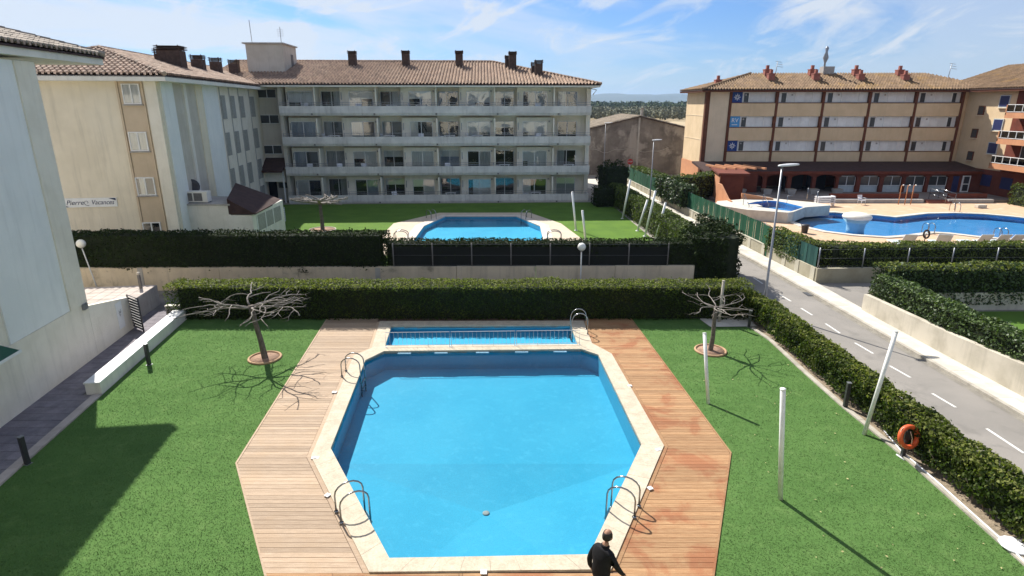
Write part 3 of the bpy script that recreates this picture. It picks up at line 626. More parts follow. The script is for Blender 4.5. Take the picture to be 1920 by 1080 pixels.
# ------------------------------------------------------------------ bare pollarded trees
def bare_tree(x, y, h, R, label, group, seed, lean_=(0, 0), tr=.085, nb=8, rise=.15, thin=1., ring_m='terracotta_ring', z=0., ringr=.56, wig=.17, fine=2):
    r = random.Random(seed); t = thing('bare_tree', label, 'tree', (x, y, z), 0, group)
    top = Vector((lean_[0], lean_[1], h)); pts = [Vector((0, 0, -.02)), Vector((0, 0, .04)), top * .35 + Vector((.02, 0, 0)), top * .7 + Vector((-.015, .01, 0)), top]
    MB().tube(pts, [tr * 1.5, tr * 1.2, tr, tr * .9, tr * 1.12], 10).build('trunk', 'bark', t)
    def limb(b, p, d, L, rr, lev, target=None):
        n = max(3, int(L / .22)); path = [p.copy()]; rs = [rr]; q = p.copy(); dd = d.copy(); kids = []
        for i in range(n):
            dd = (dd + Vector((r.uniform(-1, 1), r.uniform(-1, 1), r.uniform(-.6, .7))) * wig * 1.6); dd.z = dd.z * .72 + rise * .28; dd.normalize()
            q = q + dd * (L / n); path.append(q.copy()); rs.append(rr * (1 - .55 * (i + 1) / n) * (1 + .18 * r.random()))
            if lev < fine and 0 < i < n and r.random() < (.55 if lev == 0 else .4):
                side = Vector((-dd.y, dd.x, r.uniform(-.1, .5))) * r.choice((-1, 1)); kids.append((q.copy(), (dd * .6 + side).normalized(), L * (1 - i / n) * r.uniform(.4, .75) + .12, rs[-1] * .72))
        b.tube(path, [x_ * thin for x_ in rs], 6)
        if lev == fine or r.random() < .5: b.ball(tuple(q), rs[-1] * 1.7 * thin, n=6, m=4)
        for k in kids: limb(b, *k, lev + 1)
    for i in range(nb):
        a = 2 * math.pi * (i + r.uniform(-.3, .3)) / nb; el_ = r.uniform(.05, .45); b = MB()
        limb(b, top + Vector((math.cos(a), math.sin(a), 0)) * tr * .4 - Vector((0, 0, .03 + .05 * r.random())), Vector((math.cos(a), math.sin(a), el_)).normalized(), R * r.uniform(.7, 1.1), tr * .42, 0)
        b.build('branch', 'branch_pale', t)
    if ringr:
        rg = thing('tree_ring', ('round %s edging ring in the turf at the foot of the ' % ('pale' if ring_m == 'ring_pale' else 'terracotta')) + group_short[label], 'edging ring', (x, y, z), 0)
        MB().torus((0, 0, .03), (0, 0, 1), ringr, .045, 36, 8).build('rim', ring_m, rg); MB().lathe([(ringr, .0), (ringr, .022), (.001, .04)], 0, 0, 30).build('bark_mulch', 'bark_soil', rg)
    return t
LT = 'bare pale-branched tree in the left lawn with a long crown'; RT = 'bare flat-topped tree on the right lawn near the hedge corner'; FT = 'small pollarded tree in the distant lawn before the hotel balconies'
group_short = {LT: 'left bare tree', RT: 'right bare tree', FT: 'distant pollarded tree'}
bt = 'bare pollarded trees in the lawns'
bare_tree(*G(497, 672), 2.05, 2.5, LT, bt, 11, (-.28, .05),   .10, 9, .0, .80, wig=.28, fine=2)
bare_tree(*G(1332, 658), 1.75, 1.75, RT, bt, 23, (.10, .12), .08, 9, .12, .66, wig=.27, fine=2)
bare_tree(*G(605, 431), 2.05, 1.9, FT, bt, 5, (0, 0), .13, 11, .12, 1.7, 'ring_pale', ringr=.95, fine=1)
# ------------------------------------------------------------------ hedges of the near garden
hedge('long low hedge across the back of the near lawn, sunlit top', [(-14.5, 24.95), (9.9, 24.95)], 1.15, .0, 1.52, 430, .085, 'hedge_leaf', amp=.095, lit_leaf=('hedge_leaf_lit', .75, .0))
hedge('broad leafy hedge between the right lawn and the road', [(10.3, 25.0), (10.72, 23.4), (10.74, 20), (10.84, 16), (11.02, 12), (11.14, 9), (11.3, 3)], .66, .2, 1.10, 800, .095, 'hedge_leaf', amp=.13, topextra=1.6, lit_leaf=('hedge_leaf_lit', .45, .10))
# stems under the right hedge
sb = MB()
for y in np.arange(3.5, 24, .28):
    x = float(np.interp(y, [3, 9, 12, 16, 20, 24], [11.2, 11.0, 10.9, 10.74, 10.64, 10.5])) + random.uniform(-.1, .2)
    p = Vector((x, y, 0)); sb.tube([p, p + Vector((random.uniform(-.06, .06), random.uniform(-.08, .08), .25)), p + Vector((random.uniform(-.25, .2), random.uniform(-.2, .2), .6))], [.016, .012, .006], 5)
tag(sb.build('hedge_stems', 'twig'), 'thin brown stems showing under the broad hedge by the road', 'stems', kind='stuff')
# ------------------------------------------------------------------ road, pavement, walls on the right
DY = [-6, 14, 20, 27, 34, 44, 64, 78]; DX = [14.1, 13.85, 13.62, 13.3, 12.87, 12.0, 10.8, 10.0]
dashx = lambda y: float(np.interp(y, DY, DX)); SWY = [-6, 17, 20, 25, 30, 35, 44, 64, 72]; SWX = [17.7, 16.43, 16.28, 15.97, 15.85, 15.48, 14.85, 13.75, 13.3]
swx = lambda y: float(np.interp(y, SWY, SWX))
ys = [-6, 3, 9, 14, 17, 20, 23.5, 27, 30.5, 34, 39, 44, 54, 64, 71]
area('road', 'asphalt', [(dashx(y) + 1.30, y) for y in ys] + [(dashx(y) - 1.75, y) for y in ys[::-1]], (), .004)
area('gutter', 'gutter', [(dashx(y) + 1.50, y) for y in ys] + [(dashx(y) + 1.30, y) for y in ys[::-1]], (), .008)
area('road', 'asphalt', rect(2, 40, 71, 78.5), (), .0)
area('road_junction', 'slab_light', [(9.2, 66), (13.6, 66), (13.3, 71), (30, 72), (30, 74.5), (4, 75.5), (4, 72)], (), .012)
o = struct(bpy.data.objects.new('road_marking', None)); C.objects.link(o)
for i, (p, q) in enumerate([((1365, 492), (1383, 504)), ((1413, 521), (1430, 532)), ((1463, 553), (1483, 565)), ((1502, 578), (1523, 591)), ((1548, 607), (1575, 625)), ((1603, 643), (1637, 663)), ((1668, 686), (1707, 708)), ((1748, 738), (1792, 764)), ((1850, 804), (1920, 850))]):
    a, b = G(*p), G(*q); MB().prism([(a[0] - .04, a[1]), (a[0] + .04, a[1]), (b[0] + .04, b[1]), (b[0] - .04, b[1])], .004, .0085).build('dash', 'road_paint', o)
for y in (38, 41.5, 45, 49, 53, 57): MB().prism([(dashx(y) - .04, y), (dashx(y) + .04, y), (dashx(y + 1.4) + .04, y + 1.4), (dashx(y + 1.4) - .04, y + 1.4)], .004, .0085).build('dash', 'road_paint', o)
pv = struct(bpy.data.objects.new('pavement', None)); C.objects.link(pv); y = 8.
while y < 70:
    y2 = y + 1.0; a0, a1, b0, b1 = dashx(y) + 1.5, dashx(y2) + 1.5, swx(y), swx(y2)
    MB().prism([(a0, y + .006), (a0 + .14, y + .006), (a1 + .14, y2), (a1, y2)], 0, .11).build('kerb_stone', 'kerb_stone', pv)
    n = 2 if b0 - a0 > .9 else 1
    for k in range(n):
        u, v = k / n, (k + 1) / n; f = lambda w, A, B: A + .15 + (B - A - .15) * w
        MB().prism([(f(u, a0, b0), y + .006), (f(v, a0, b0) - .006, y + .006), (f(v, a1, b1) - .006, y2), (f(u, a1, b1), y2)], 0, .105 + random.uniform(-.002, .002)).build('slab', 'slab_light', pv)
    y = y2
area('driveway', 'asphalt', [(15.97, 25.5), (40, 25.9), (40, 29.9), (15.85, 29.9)], (), .02)
for k in range(5): pass
def wallpath(name, label, pts, th, h0, h1, m, cap=None, panels=None, pier=None, group=None):
    t = thing(name, label, 'wall', (pts[0][0], pts[0][1], 0), 0, group); ox, oy = pts[0]; n = len(pts) - 1
    for i in range(n):
        a = np.array(pts[i]) - (ox, oy); b = np.array(pts[i + 1]) - (ox, oy); L = np.linalg.norm(b - a); d = (b - a) / L; nn = np.array([d[1], -d[0]])
        ha, hb = h0 + (h1 - h0) * i / n, h0 + (h1 - h0) * (i + 1) / n
        MB().prism([tuple(a), tuple(b), tuple(b + nn * th), tuple(a + nn * th)], 0, [ha, hb, hb, ha]).build('wall', m, t)
        if cap: MB().prism([tuple(a - nn * .03), tuple(b - nn * .03), tuple(b + nn * (th + .03)), tuple(a + nn * (th + .03))], max(ha, hb) + .002, [ha + .05, hb + .05, hb + .05, ha + .05]).build('capping', cap, t)
        if pier:
            k = 0.
            while k < L: 
                p = a + d * k; MB().prism([tuple(p - nn * .025), tuple(p + d * .38 - nn * .025), tuple(p + d * .38 + nn * .02), tuple(p - nn * .0 + nn * .02)], 0, ha - .01).build('pier', 'wall_pier', t); k += pier
    return t
ysw = [30.05, 33, 35.2]; w1 = wallpath('low_wall', 'low block wall with pale piers under the teal screen at the wall corner', [(swx(y) + .02, y) for y in ysw], .2, .80, .76, 'wall_block', None, pier=1.55)
ysw = [35.5, 40, 44, 50, 57, 64, 70.5]; wallpath('low_wall', 'long low block wall with pale piers below the dark green screen', [(swx(y) + .02, y) for y in ysw], .2, .74, .6, 'wall_block', 'wall_pier', pier=1.9)
wallpath('low_wall', 'low block wall running right along the driveway', [(15.88, 30.06), (24, 30.5), (46, 31.2)], .2, .80, .8, 'wall_block', None)
# right-hand garden wall with ivy
wallpath('rendered_wall', 'pale rendered wall beside the pavement under the ivy hedge', [(16.02, 25.45), (16.28, 20.1), (16.45, 17.2), (17.0, 10), (17.6, 3)], .22, .84, 1.35, 'wall_road', None)
wallpath('rendered_wall', 'pale rendered wall along the driveway below the ivy', [(40, 26.0), (16.25, 25.5)], .2, .84, .84, 'wall_road', None)
hedge('glossy ivy hedge over the pale wall beside the pavement', [(16.75, 25.6), (16.72, 23), (16.75, 20.1), (16.95, 17.2), (17.5, 10), (18.1, 4)], .95, .72, 1.66, 420, .115, 'ivy_leaf', amp=.13, topextra=1.5, lit_leaf=('ivy_leaf_lit', .5, .25))
hedge('dark ivy hedge along the driveway behind the right-hand lawn', [(17.1, 26.0), (40, 26.6)], 1.05, .3, 2.0, 260, .12, 'ivy_leaf', amp=.12, lit_leaf=('hedge_leaf_lit', .5, .0))
area('side_lawn', 'turf_far', [(17.4, 3), (45, 3), (45, 25.6), (17.0, 25.4)], (), .02)
# fences / screens
def screen(label, ys_, m, z0, z1, step=2.6, xo=.12):
    t = thing('mesh_fence', label, 'fence', (0, 0, 0)); P = MB(); pm = MB().tube([(0, 0, 0), (0, 0, z1 - .5)], .03, 8).mesh('post', 'metal_grey')
    y = ys_[0]
    while y < ys_[1] - .1:
        y2 = min(y + step, ys_[1]); x0, x1 = swx(y) + xo, swx(y2) + xo
        b = MB(); n = 8
        for k in range(n):
            u, v = k / n, (k + 1) / n; w = .02 * math.sin(k * 2.1 + y)
            b.add([(x0 + (x1 - x0) * u + w, y + (y2 - y) * u, z0), (x0 + (x1 - x0) * v - w, y + (y2 - y) * v, z0), (x0 + (x1 - x0) * v - w, y + (y2 - y) * v, z1 + .01 * math.sin(k)), (x0 + (x1 - x0) * u + w, y + (y2 - y) * u, z1 + .01 * math.sin(k + 1))], [(0, 1, 2, 3)])
        b.build('screen_panel', m, t); inst(pm, 'post', t, (x0 + .11, y, .5)); y = y2
    return t
screen('dark green screened fence on the low wall beside the road', (36.2, 70.5), 'screen_green', .62, 2.0)
screen('torn teal screened fence at the corner of the pool garden', (30.2, 35.6), 'screen_teal', .72, 1.85)
gt = thing('garden_gate', 'dark green screened gate at the end of the long fence', 'gate', (swx(35.7) + .08, 35.7, 0), 0)
MB().box(-.02, .02, -.45, .45, .1, 1.95).build('leaf', 'screen_green', gt); MB().tube([(0, -.45, .1), (0, -.45, 2.0), (0, .45, 2.0), (0, .45, .1)], .03, 8).build('frame', 'metal_dark', gt)
def fence_posts(label, pts, h, z0=.8, pmat='metal_grey'):
    t = thing('post_fence', label, 'fence', (pts[0][0], pts[0][1], 0)); 
    for p in pts: MB().tube([(p[0] - pts[0][0], p[1] - pts[0][1], z0), (p[0] - pts[0][0], p[1] - pts[0][1], h)], .03, 8).build('post', pmat, t)
    for z in (h - .05, (h + z0) / 2, z0 + .1): MB().tube([(p[0] - pts[0][0], p[1] - pts[0][1], z) for p in pts], .004, 4).build('wire', 'metal_grey', t)
    return t
fence_posts('wire fence with thin grey posts before the hedge of the pool garden', [(15.95 + 2.35 * k, 30.0 + .05 * k) for k in range(13)], 1.85)
hedge('clipped dense hedge round the hotel pool garden, brown green top', [(15.95, 35.4), (16.25, 32), (17.3, 31.1), (20, 31.15), (46, 32.2)], 1.0, .45, 1.84, 220, .11, 'hedge_leaf_fine', amp=.1, lit_leaf=('hedge_leaf_lit', .35, .02))
# hedge along the road, right border of the distant lawn
hedge('sunlit hedge bordering the distant lawn beside the road', [(11.0, 33.6), (10.75, 40), (10.5, 46), (10.1, 53), (9.6, 60)], 1.3, .0, 1.75, 130, .14, 'hedge_leaf_fine', amp=.13)
hedge('dark ivy mass at the end of the garden wall by the road', [(9.0, 29.7), (10.7, 29.7), (11.1, 33.0)], 1.7, .0, 2.7, 190, .15, 'hedge_leaf_dark', amp=.4)
hedge('tall dark shrub against the right end of the hotel', [(8.6, 57.6), (10.8, 58.2)], 2.2, .0, 3.3, 60, .2, 'hedge_leaf_dark', amp=.5, name='shrub', cat='shrub')
hedge('dark hedge stretch behind the distant lawn by the hotel', [(7.6, 54.6), (10.6, 55.2)], 1.6, .0, 1.7, 70, .18, 'hedge_leaf_dark', amp=.2)
# retaining wall and tall hedge behind the alley
wl = thing('garden_wall', 'stained cream garden wall below the tall dark hedge', 'wall', (-22.5, 28.6, 0))
x = 0.
while x < 31.6:
    w = 3.95; MB().box(x, min(x + w - .02, 31.6), 0, .22, 0, 1.18 + .012 * x / 3).build('wall_panel', 'wall_garden', wl); x += w
for k in (1, 4): MB().box(k * 3.95 - .12, k * 3.95 + .12, -.02, .0, 0, 1.2).build('pier', 'cement_grey', wl)
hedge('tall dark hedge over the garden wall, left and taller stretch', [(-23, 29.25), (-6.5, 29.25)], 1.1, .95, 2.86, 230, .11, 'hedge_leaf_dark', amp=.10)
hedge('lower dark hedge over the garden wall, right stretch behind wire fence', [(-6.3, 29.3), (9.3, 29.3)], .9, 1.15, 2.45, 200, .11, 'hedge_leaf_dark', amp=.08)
t = fence_posts('wire fence with thin posts and dark netting over the garden wall', [(-5.9 + 1.95 * k, 28.72) for k in range(8)], 2.42, 1.2, 'cement_dark')
MB().box(0, 13.6, .03, .05, .02, 1.0).build('netting', 'screen_black', t)
for c_ in t.children:
    if c_.name.startswith('netting'): c_.location = (0, 0, 1.22)
area('alley', 'cement_dark', [(-23, 25.45), (10.6, 25.45), (10.6, 28.6), (-23, 28.6)], (), .006)
# distant garden
area('far_lawn', 'turf_far', [(-22.0, 29.2), (10.2, 29.2), (9.2, 56.9), (-22.0, 55.4)], [P2O], .004)
pvo = [(-6.3, 50.9), (-9.3, 46.1), (-9.3, 38), (-6.5, 34), (1.6, 34), (4.9, 38.2), (4.9, 40.3), (3.85, 46.1), (1.5, 51.0)]
area('pool_paving', 'deck_paving_far', pvo, [P2O], .03)
cp2 = struct(bpy.data.objects.new('far_pool_coping', None)); C.objects.link(cp2)
for i in range(8): quadstones(cp2, P2I[i], P2I[(i + 1) % 8], P2O[i], P2O[(i + 1) % 8], .9, -.05, .06, 'coping_far')
basin('far_pool_basin', P2I, .0, -.38, 'pool_liner_far', None, -.09, 'water_far')
# street lamps
def street_lamp(x, y, h, label, arm=.75, tilt=0.):
    t = thing('street_lamp', label, 'street lamp', (x, y, 0), 0, 'street lamps along the road')
    MB().tube([(0, 0, 0), (0, 0, .9), (0, 0, .95), (0, 0, h)], [.075, .075, .055, .038], 12).build('pole', 'metal_grey', t)
    MB().lathe([(.16, 0), (.16, .02), (.09, .05)], 0, 0, 12).build('base', 'metal_grey', t)
    b = MB(); n = 9; vs = []; secs = 8
    for i in range(secs + 1):
        u = i / secs; xx = -.16 + u * (arm + .1); wd = .15 * math.sin(math.pi * min(1, .12 + u * .8)) ** .6; hh = .075 * math.sin(math.pi * min(1, .15 + u * .75)) ** .5
        for k in range(n): q = 2 * math.pi * k / n; vs.append((xx, wd * math.cos(q), h + .03 + u * .06 + hh * max(-.45, math.sin(q))))
    fs = [(i * n + k, i * n + (k + 1) % n, (i + 1) * n + (k + 1) % n, (i + 1) * n + k) for i in range(secs) for k in range(n)] + [tuple(range(n))[::-1], tuple(range(secs * n, (secs + 1) * n))]
    b.add(vs, fs, True).build('lamp_head', 'lamp_white', t); return t
street_lamp(10.95 + .5, 25.6, 6.45, 'nearer tall street lamp rising behind the hedge corner')
street_lamp(13.36 - .1, 57.2, 5.7, 'farther street lamp beside the road in front of the grey barn', .8)
x_, y_ = pvx = (10.9, 77.); street_lamp(12.0, 79.0, 6.6, 'pale street lamp right before the grey barn wall', .9)
def globe_lamp(x, y, tx, ty, h, label, r=.2):
    t = thing('globe_lamp', label, 'globe lamp', (x, y, 0), 0, 'white globe lamps on thin posts'); MB().tube([(0, 0, 0), (tx, ty, h)], .028, 8).build('pole', 'lamp_white', t)
    MB().ball((tx, ty, h + r * .9), r, n=18, m=12).build('globe', 'lamp_globe', t); MB().lathe([(.07, h - .03), (.08, h + .03)], tx, ty, 10).build('collar', 'metal_grey', t); return t
globe_lamp(-20.3, 27.9, -.60, .3, 2.33, 'white globe lamp leaning left beside the corner of the near building', .21)
globe_lamp(3.35, 27.9, 0, 0, 2.25, 'cream globe lamp standing in the alley in front of the far pool', .2)
# stop sign at the end of the road
sx, sy = G(1180, 368); sg = thing('stop_sign', 'small red octagonal road sign on a pale post at the far end of the road', 'road sign', (13.35, 68.5, 0))
MB().tube([(0, 0, 0), (0, 0, 2.6)], .04, 8).build('pole', 'metal_grey', sg)
MB().xprism([(0, 0), (.02, 0), (.02, .01), (0, .01)], 0, .01)
vs = [(.33 * math.cos(math.pi / 8 + k * math.pi / 4), 0, 2.75 + .33 * math.sin(math.pi / 8 + k * math.pi / 4)) for k in range(8)]
MB().add([(v[0], -.06, v[2]) for v in vs] + [(v[0], -.04, v[2]) for v in vs], [tuple(range(8)), tuple(range(8, 16))[::-1]] + [(i, (i + 8), (i + 1) % 8 + 8, (i + 1) % 8) for i in range(8)]).build('plate', 'stop_red', sg)
def text(s, size, m, parent, loc, rot=(rad(90), 0, 0), name='lettering', shear=0., ext=.004, sx=1.):
    cu = bpy.data.curves.new('t', 'FONT'); cu.body = s; cu.size = size; cu.extrude = ext; cu.shear = shear; cu.align_x = 'CENTER'; cu.align_y = 'CENTER'; cu.offset = 0.
    o = bpy.data.objects.new('t', cu); C.objects.link(o); dg = bpy.context.evaluated_depsgraph_get(); me = bpy.data.meshes.new_from_object(o.evaluated_get(dg)); bpy.data.objects.remove(o)
    me.materials.clear(); me.materials.append(MATS[m]); q = bpy.data.objects.new(name, me); C.objects.link(q); q.parent = parent; q.location = loc; q.rotation_euler = rot; q.scale = (sx, 1, 1); return q
text('STOP', .22, 'sign_white', sg, (0, -.066, 2.75))
# small bare shrub by the fence, broad-leaved bush on the fence
def bare_shrub(x, y, h, label, seed=1, n=26):
    r = random.Random(seed); t = thing('bare_shrub', label, 'shrub', (x, y, 0)); b = MB()
    def br(p, d, L, rr, lev):
        path = [p]; q = p
        for i in range(4): d = (d + Vector((r.uniform(-.3, .3), r.uniform(-.3, .3), r.uniform(-.05, .25)))).normalized(); q = q + d * L / 4; path.append(q)
        b.tube(path, [rr, rr * .85, rr * .7, rr * .55, rr * .35], 5)
        if lev < 2:
            for _ in range(3): k = r.randint(1, 4); br(path[k], (d + Vector((r.uniform(-1, 1), r.uniform(-1, 1), r.uniform(0, .8)))).normalized(), L * .6, rr * .55, lev + 1)
    for _ in range(n // 4): a = r.uniform(0, 6.28); br(Vector((0, 0, 0)), Vector((math.cos(a) * .5, math.sin(a) * .5, 1)).normalized(), h * r.uniform(.6, .9), .02, 0)
    b.build('twigs', 'twig', t)
bare_shrub(13.0, 38.5, 2.3, 'leafless shrub by the hedge end beside the road', 4, 34)
hedge('loose broad-leaved bush spilling over the green fence', [(14.65, 49.6), (14.2, 57.0)], 1.2, .7, 2.35, 70, .24, 'ivy_leaf', amp=.3, name='bush', cat='bush')
hedge('light green hedge inside the far end of the green fence', [(15.2, 58), (14.4, 70)], 1.5, .0, 2.1, 45, .2, 'hedge_leaf_fine', amp=.15)
hedge('dark clipped hedge between the green fence and the red wall', [(15.9, 57.0), (21.5, 61.5)], 1.6, .0, 2.4, 45, .2, 'hedge_leaf_fine', amp=.15)

x, y = G(1521, 552); gr = thing('drain_grate', 'small dark iron grate in the gutter at the edge of the road', 'drain grate', (x - .1, y, .012)); MB().box(-.2, .2, -.3, .3, 0, .012).build('frame', 'metal_dark', gr)
for k in range(6): MB().box(-.17, .17, -.26 + k * .095, -.21 + k * .095, .013, .02).build('bar', 'metal_grey', gr)
# ------------------------------------------------------------------ roofs of barrel tiles
def roof_slope(parent, p0, p1, inward, run, rise, h0, h1, m, z, colw=.30, row=.45, amp=.12, name='roof_tiles', base=True):
    """eave p0->p1; h0/h1: hip inset per metre of run at each end (0 gable, negative valley)"""
    p0 = np.array(p0, float); p1 = np.array(p1, float); L = np.linalg.norm(p1 - p0); e = (p1 - p0) / L; iw = np.array(inward, float); iw /= np.linalg.norm(iw)
    prof = [(0, 0), (.16, 0), (.27, .62), (.5, 1.), (.73, .62), (.84, 0), (1, 0)]; sl = rise / run; V = []; F = []; hyp = math.hypot(1, sl); dr = row / hyp
    ext0 = -h0 * run if h0 < 0 else 0; ext1 = -h1 * run if h1 < 0 else 0
    n = int((L + ext0 + ext1) / colw); 
    for c in range(n):
        s0 = -ext0 + c * colw; sm = s0 + colw / 2; vmax = run; vmin = 0.
        if h0 > 0: vmax = min(vmax, sm / h0)
        if h1 > 0: vmax = min(vmax, (L - sm) / h1)
        if h0 < 0 and sm < 0: vmin = -sm / -h0
        if h1 < 0 and sm > L: vmin = (sm - L) / -h1
        v = vmin; jx = random.uniform(-.012, .012)
        while v < vmax - .03:
            ve = min(v + dr * 1.02, vmax); k = len(V); jz = random.uniform(-.006, .008)
            for (vv, lift, wd) in ((v, .035, 1.0), (ve, .0, .92)):
                for u, h in prof:
                    s = s0 + jx + (.5 + (u - .5) * (wd if 0 < u < 1 else 1)) * colw; P = p0 + e * s + iw * vv; V.append((P[0], P[1], z + vv * sl + h * amp + lift * (h > 0) + jz + .03))
            for i in range(6): F.append((k + i, k + i + 1, k + 8 + i, k + 7 + i))
            k2 = len(V)                      # open butt end of the barrel at the eave side
            V.extend([V[k + 2], V[k + 3], V[k + 4], tuple(np.array(V[k + 3]) - (0, 0, .10))]); F.append((k2 + 3, k2 + 2, k2 + 1, k2))
            v += dr
    o = bulk(name, V, F, m, parent); o['kind'] = 'stuff'
    if base:
        a = p0 - e * ext0; b = p1 + e * ext1
        q0 = p0 + iw * run + e * (h0 * run); q1 = p1 + iw * run - e * (h1 * run)
        pts = [(*p0, z - .02), (*p1, z - .02), (*q1, z + rise - .02), (*q0, z + rise - .02)]
        MB().add(pts + [(x, y, w - .06) for x, y, w in pts], [(0, 1, 2, 3), (7, 6, 5, 4), (0, 4, 5, 1), (1, 5, 6, 2), (2, 6, 7, 3), (3, 7, 4, 0)]).build('roof_deck', 'roof_tile_dark', parent)
    return o
def ridgecap(parent, a, b, m, r=.12, lift=.09):
    a = Vector(a); b = Vector(b); n = max(2, int((b - a).length / .42)); mb = MB()
    for i in range(n):
        p = a + (b - a) * (i / n); q = a + (b - a) * ((i + 1.06) / n); up = Vector((0, 0, lift))
        mb.tube([p + up, q + up], [r * 1.08, r * .9], 7, smooth=False)
    o = mb.build('ridge_tiles', m, parent); o['kind'] = 'stuff'; return o
CUR = ['curtain_blue', 'curtain_grey', 'curtain_white', None]
def window(parent, x0, x1, z0, z1, y, cur=None, split=2, fr=.05, name='window', fm='white_paint', depth=.07, cspan=(0, 1), gm='window_glass', blind=0.):
    """window facing local -y, frame proud of the wall plane y"""
    b = MB(); b.box(x0 - fr, x0, y - depth, y, z0 - fr, z1 + fr).box(x1, x1 + fr, y - depth, y, z0 - fr, z1 + fr).box(x0, x1, y - depth + .003, y, z1, z1 + fr).box(x0, x1, y - depth + .003, y, z0 - fr, z0)
    for k in range(1, split): xm = x0 + (x1 - x0) * k / split; b.box(xm - fr * .6, xm + fr * .6, y - depth - .01, y - .02, z0, z1)
    f = b.build(name, fm, parent)
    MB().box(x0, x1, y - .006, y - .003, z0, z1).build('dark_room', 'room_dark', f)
    if cur:
        c0, c1 = x0 + (x1 - x0) * cspan[0], x0 + (x1 - x0) * cspan[1]; mb = MB(); n = max(4, int((c1 - c0) / .09)); zt = z1 - .01
        vs = []
        for i in range(n + 1): u = i / n; xx = c0 + (c1 - c0) * u; yy = y - .022 + (.008 if i % 2 else -.008); vs += [(xx, yy, z0 + .01), (xx, yy, zt)]
        mb.add(vs, [(2 * i, 2 * i + 2, 2 * i + 3, 2 * i + 1) for i in range(n)]).build('curtain', cur, f)
    if blind: MB().box(x0 + .01, x1 - .01, y - .045, y - .035, z1 - (z1 - z0) * blind, z1 - .005).build('blind', 'curtain_white', f)
    for k in range(split):
        a, c = x0 + (x1 - x0) * k / split, x0 + (x1 - x0) * (k + 1) / split; q = (y - .05, y - .047)
        MB().add([(a, q[0], z0), (c, q[0], z0), (c, q[0], z1), (a, q[0], z1)], [(0, 1, 2, 3)]).build('pane', gm, f)
    return f
# ------------------------------------------------------------------ the hotel with balconies
HO = (-20.86, 55.93); HA = math.atan2(1.28, 28.05)
hotel = thing('apartment_building', 'long four-storey cream apartment block with full-length balconies behind the distant pool', 'building', (HO[0], HO[1], 0), HA)
def hs(px, py, yl=0.): o = (HO[0] - math.sin(HA) * yl, HO[1] + math.cos(HA) * yl); return onplane(px, py, o, HA)[0]
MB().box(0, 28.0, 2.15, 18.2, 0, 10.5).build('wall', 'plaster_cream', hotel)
FL = [8.15, 5.45, 2.75, .1]
proud = [(536, 594), (637, 707), (751, 818), (861, 926), (969, 1036)]
pr = [(hs(a, 180, 1.2), hs(b, 180, 1.2)) for a, b in proud]
for r_, F_ in enumerate(FL):
    for i, (a, b) in enumerate(pr): MB().box(a, b, 1.2, 2.147, F_ + .003, F_ + (2.32 if r_ else 2.33)).build('bay_wall', 'plaster_cream', hotel)
WB = [(541, 586), (655, 698), (767, 808), (875, 918), (981, 1026)]; WR = [(603, 640), (714, 750), (822, 858), (928, 963), (1047, 1082)]
rr = random.Random(12)
for r_, F_ in enumerate(FL):
    for (a, b) in WB:
        x0, x1 = hs(a, 180, 1.2), hs(b, 180, 1.2); c = rr.choice(CUR[:3] + ['curtain_white', 'curtain_white']); sp = rr.choice([(0, 1), (0, .5), (.5, 1), (0, .35), (.2, 1)])
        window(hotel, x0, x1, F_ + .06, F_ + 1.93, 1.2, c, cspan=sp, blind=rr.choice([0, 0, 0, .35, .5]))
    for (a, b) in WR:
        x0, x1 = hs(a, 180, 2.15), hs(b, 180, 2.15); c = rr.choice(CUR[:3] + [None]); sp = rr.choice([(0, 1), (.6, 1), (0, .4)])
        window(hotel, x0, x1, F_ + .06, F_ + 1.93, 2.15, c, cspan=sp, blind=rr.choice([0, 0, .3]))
    # floor slab, parapet with chamfered foot, rail
    xl, xr = (0, 28.1)
    MB().box(xl, xr, .14, 2.14 if r_ < 4 else 2.1, F_ - .16, F_).build('balcony_floor', 'balcony_concrete', hotel)
    MB().xprism([(.0, F_ + .06), (.0, F_ + .66), (.12, F_ + .66), (.12, F_ - .18), (.10, F_ - .18)], xl - .12, xr + .12).build('parapet', 'balcony_concrete', hotel)
    for xx in (xl - .12, xr): MB().box(xx, xx + .12, .125, 2.1, F_ - .15, F_ + .655).build('parapet_end', 'balcony_concrete', hotel)
    rl = MB()
    for z in (F_ + .80, F_ + .97): rl.box(xl - .05, xr + .05, .04, .07, z - .016, z + .016)
    k = 0.
    while k < 28: rl.box(k, k + .025, .035, .075, F_ + .66, F_ + .96); k += 1.38
    rl.build('balcony_rail', 'metal_grey', hotel)
    for i, (a, b) in enumerate(pr):                        # partition fins, lamps and grilles
        MB().box(b - .02, b + .10, .13, 1.19, F_ + .004, F_ + 2.28 if r_ else F_ + 2.3).build('partition', 'plaster_cream', hotel)
        MB().box(b - .34, b - .18, 1.16, 1.2, F_ + 1.88, F_ + 2.04).build('wall_vent', 'cement_grey', hotel)
        MB().box(a + .10, a + .17, 1.15, 1.2, F_ + 1.2, F_ + 1.85).build('wall_lamp', 'metal_grey', hotel)
    for k in range(5): x = 2.7 + 5.6 * k; MB().box(x, x + .14, -.05, .0, F_ - .12, F_ + .02).build('spout', 'cement_dark', hotel)
for F_ in FL[:]: pass
MB().box(28.0, 28.4, 1.6, 2.15, 0, 10.44).build('corner_pier', 'plaster_cream', hotel); MB().box(26.9, 28.1, 0.0, 0.001, 0, .001)
MB().box(-.30, .02, .6, 2.15, 0, 10.44).build('corner_pier', 'plaster_grey', hotel)
MB().box(-.1, 28.2, .2, 2.1, -.02, -.0).build('plinth', 'cement_dark', hotel)
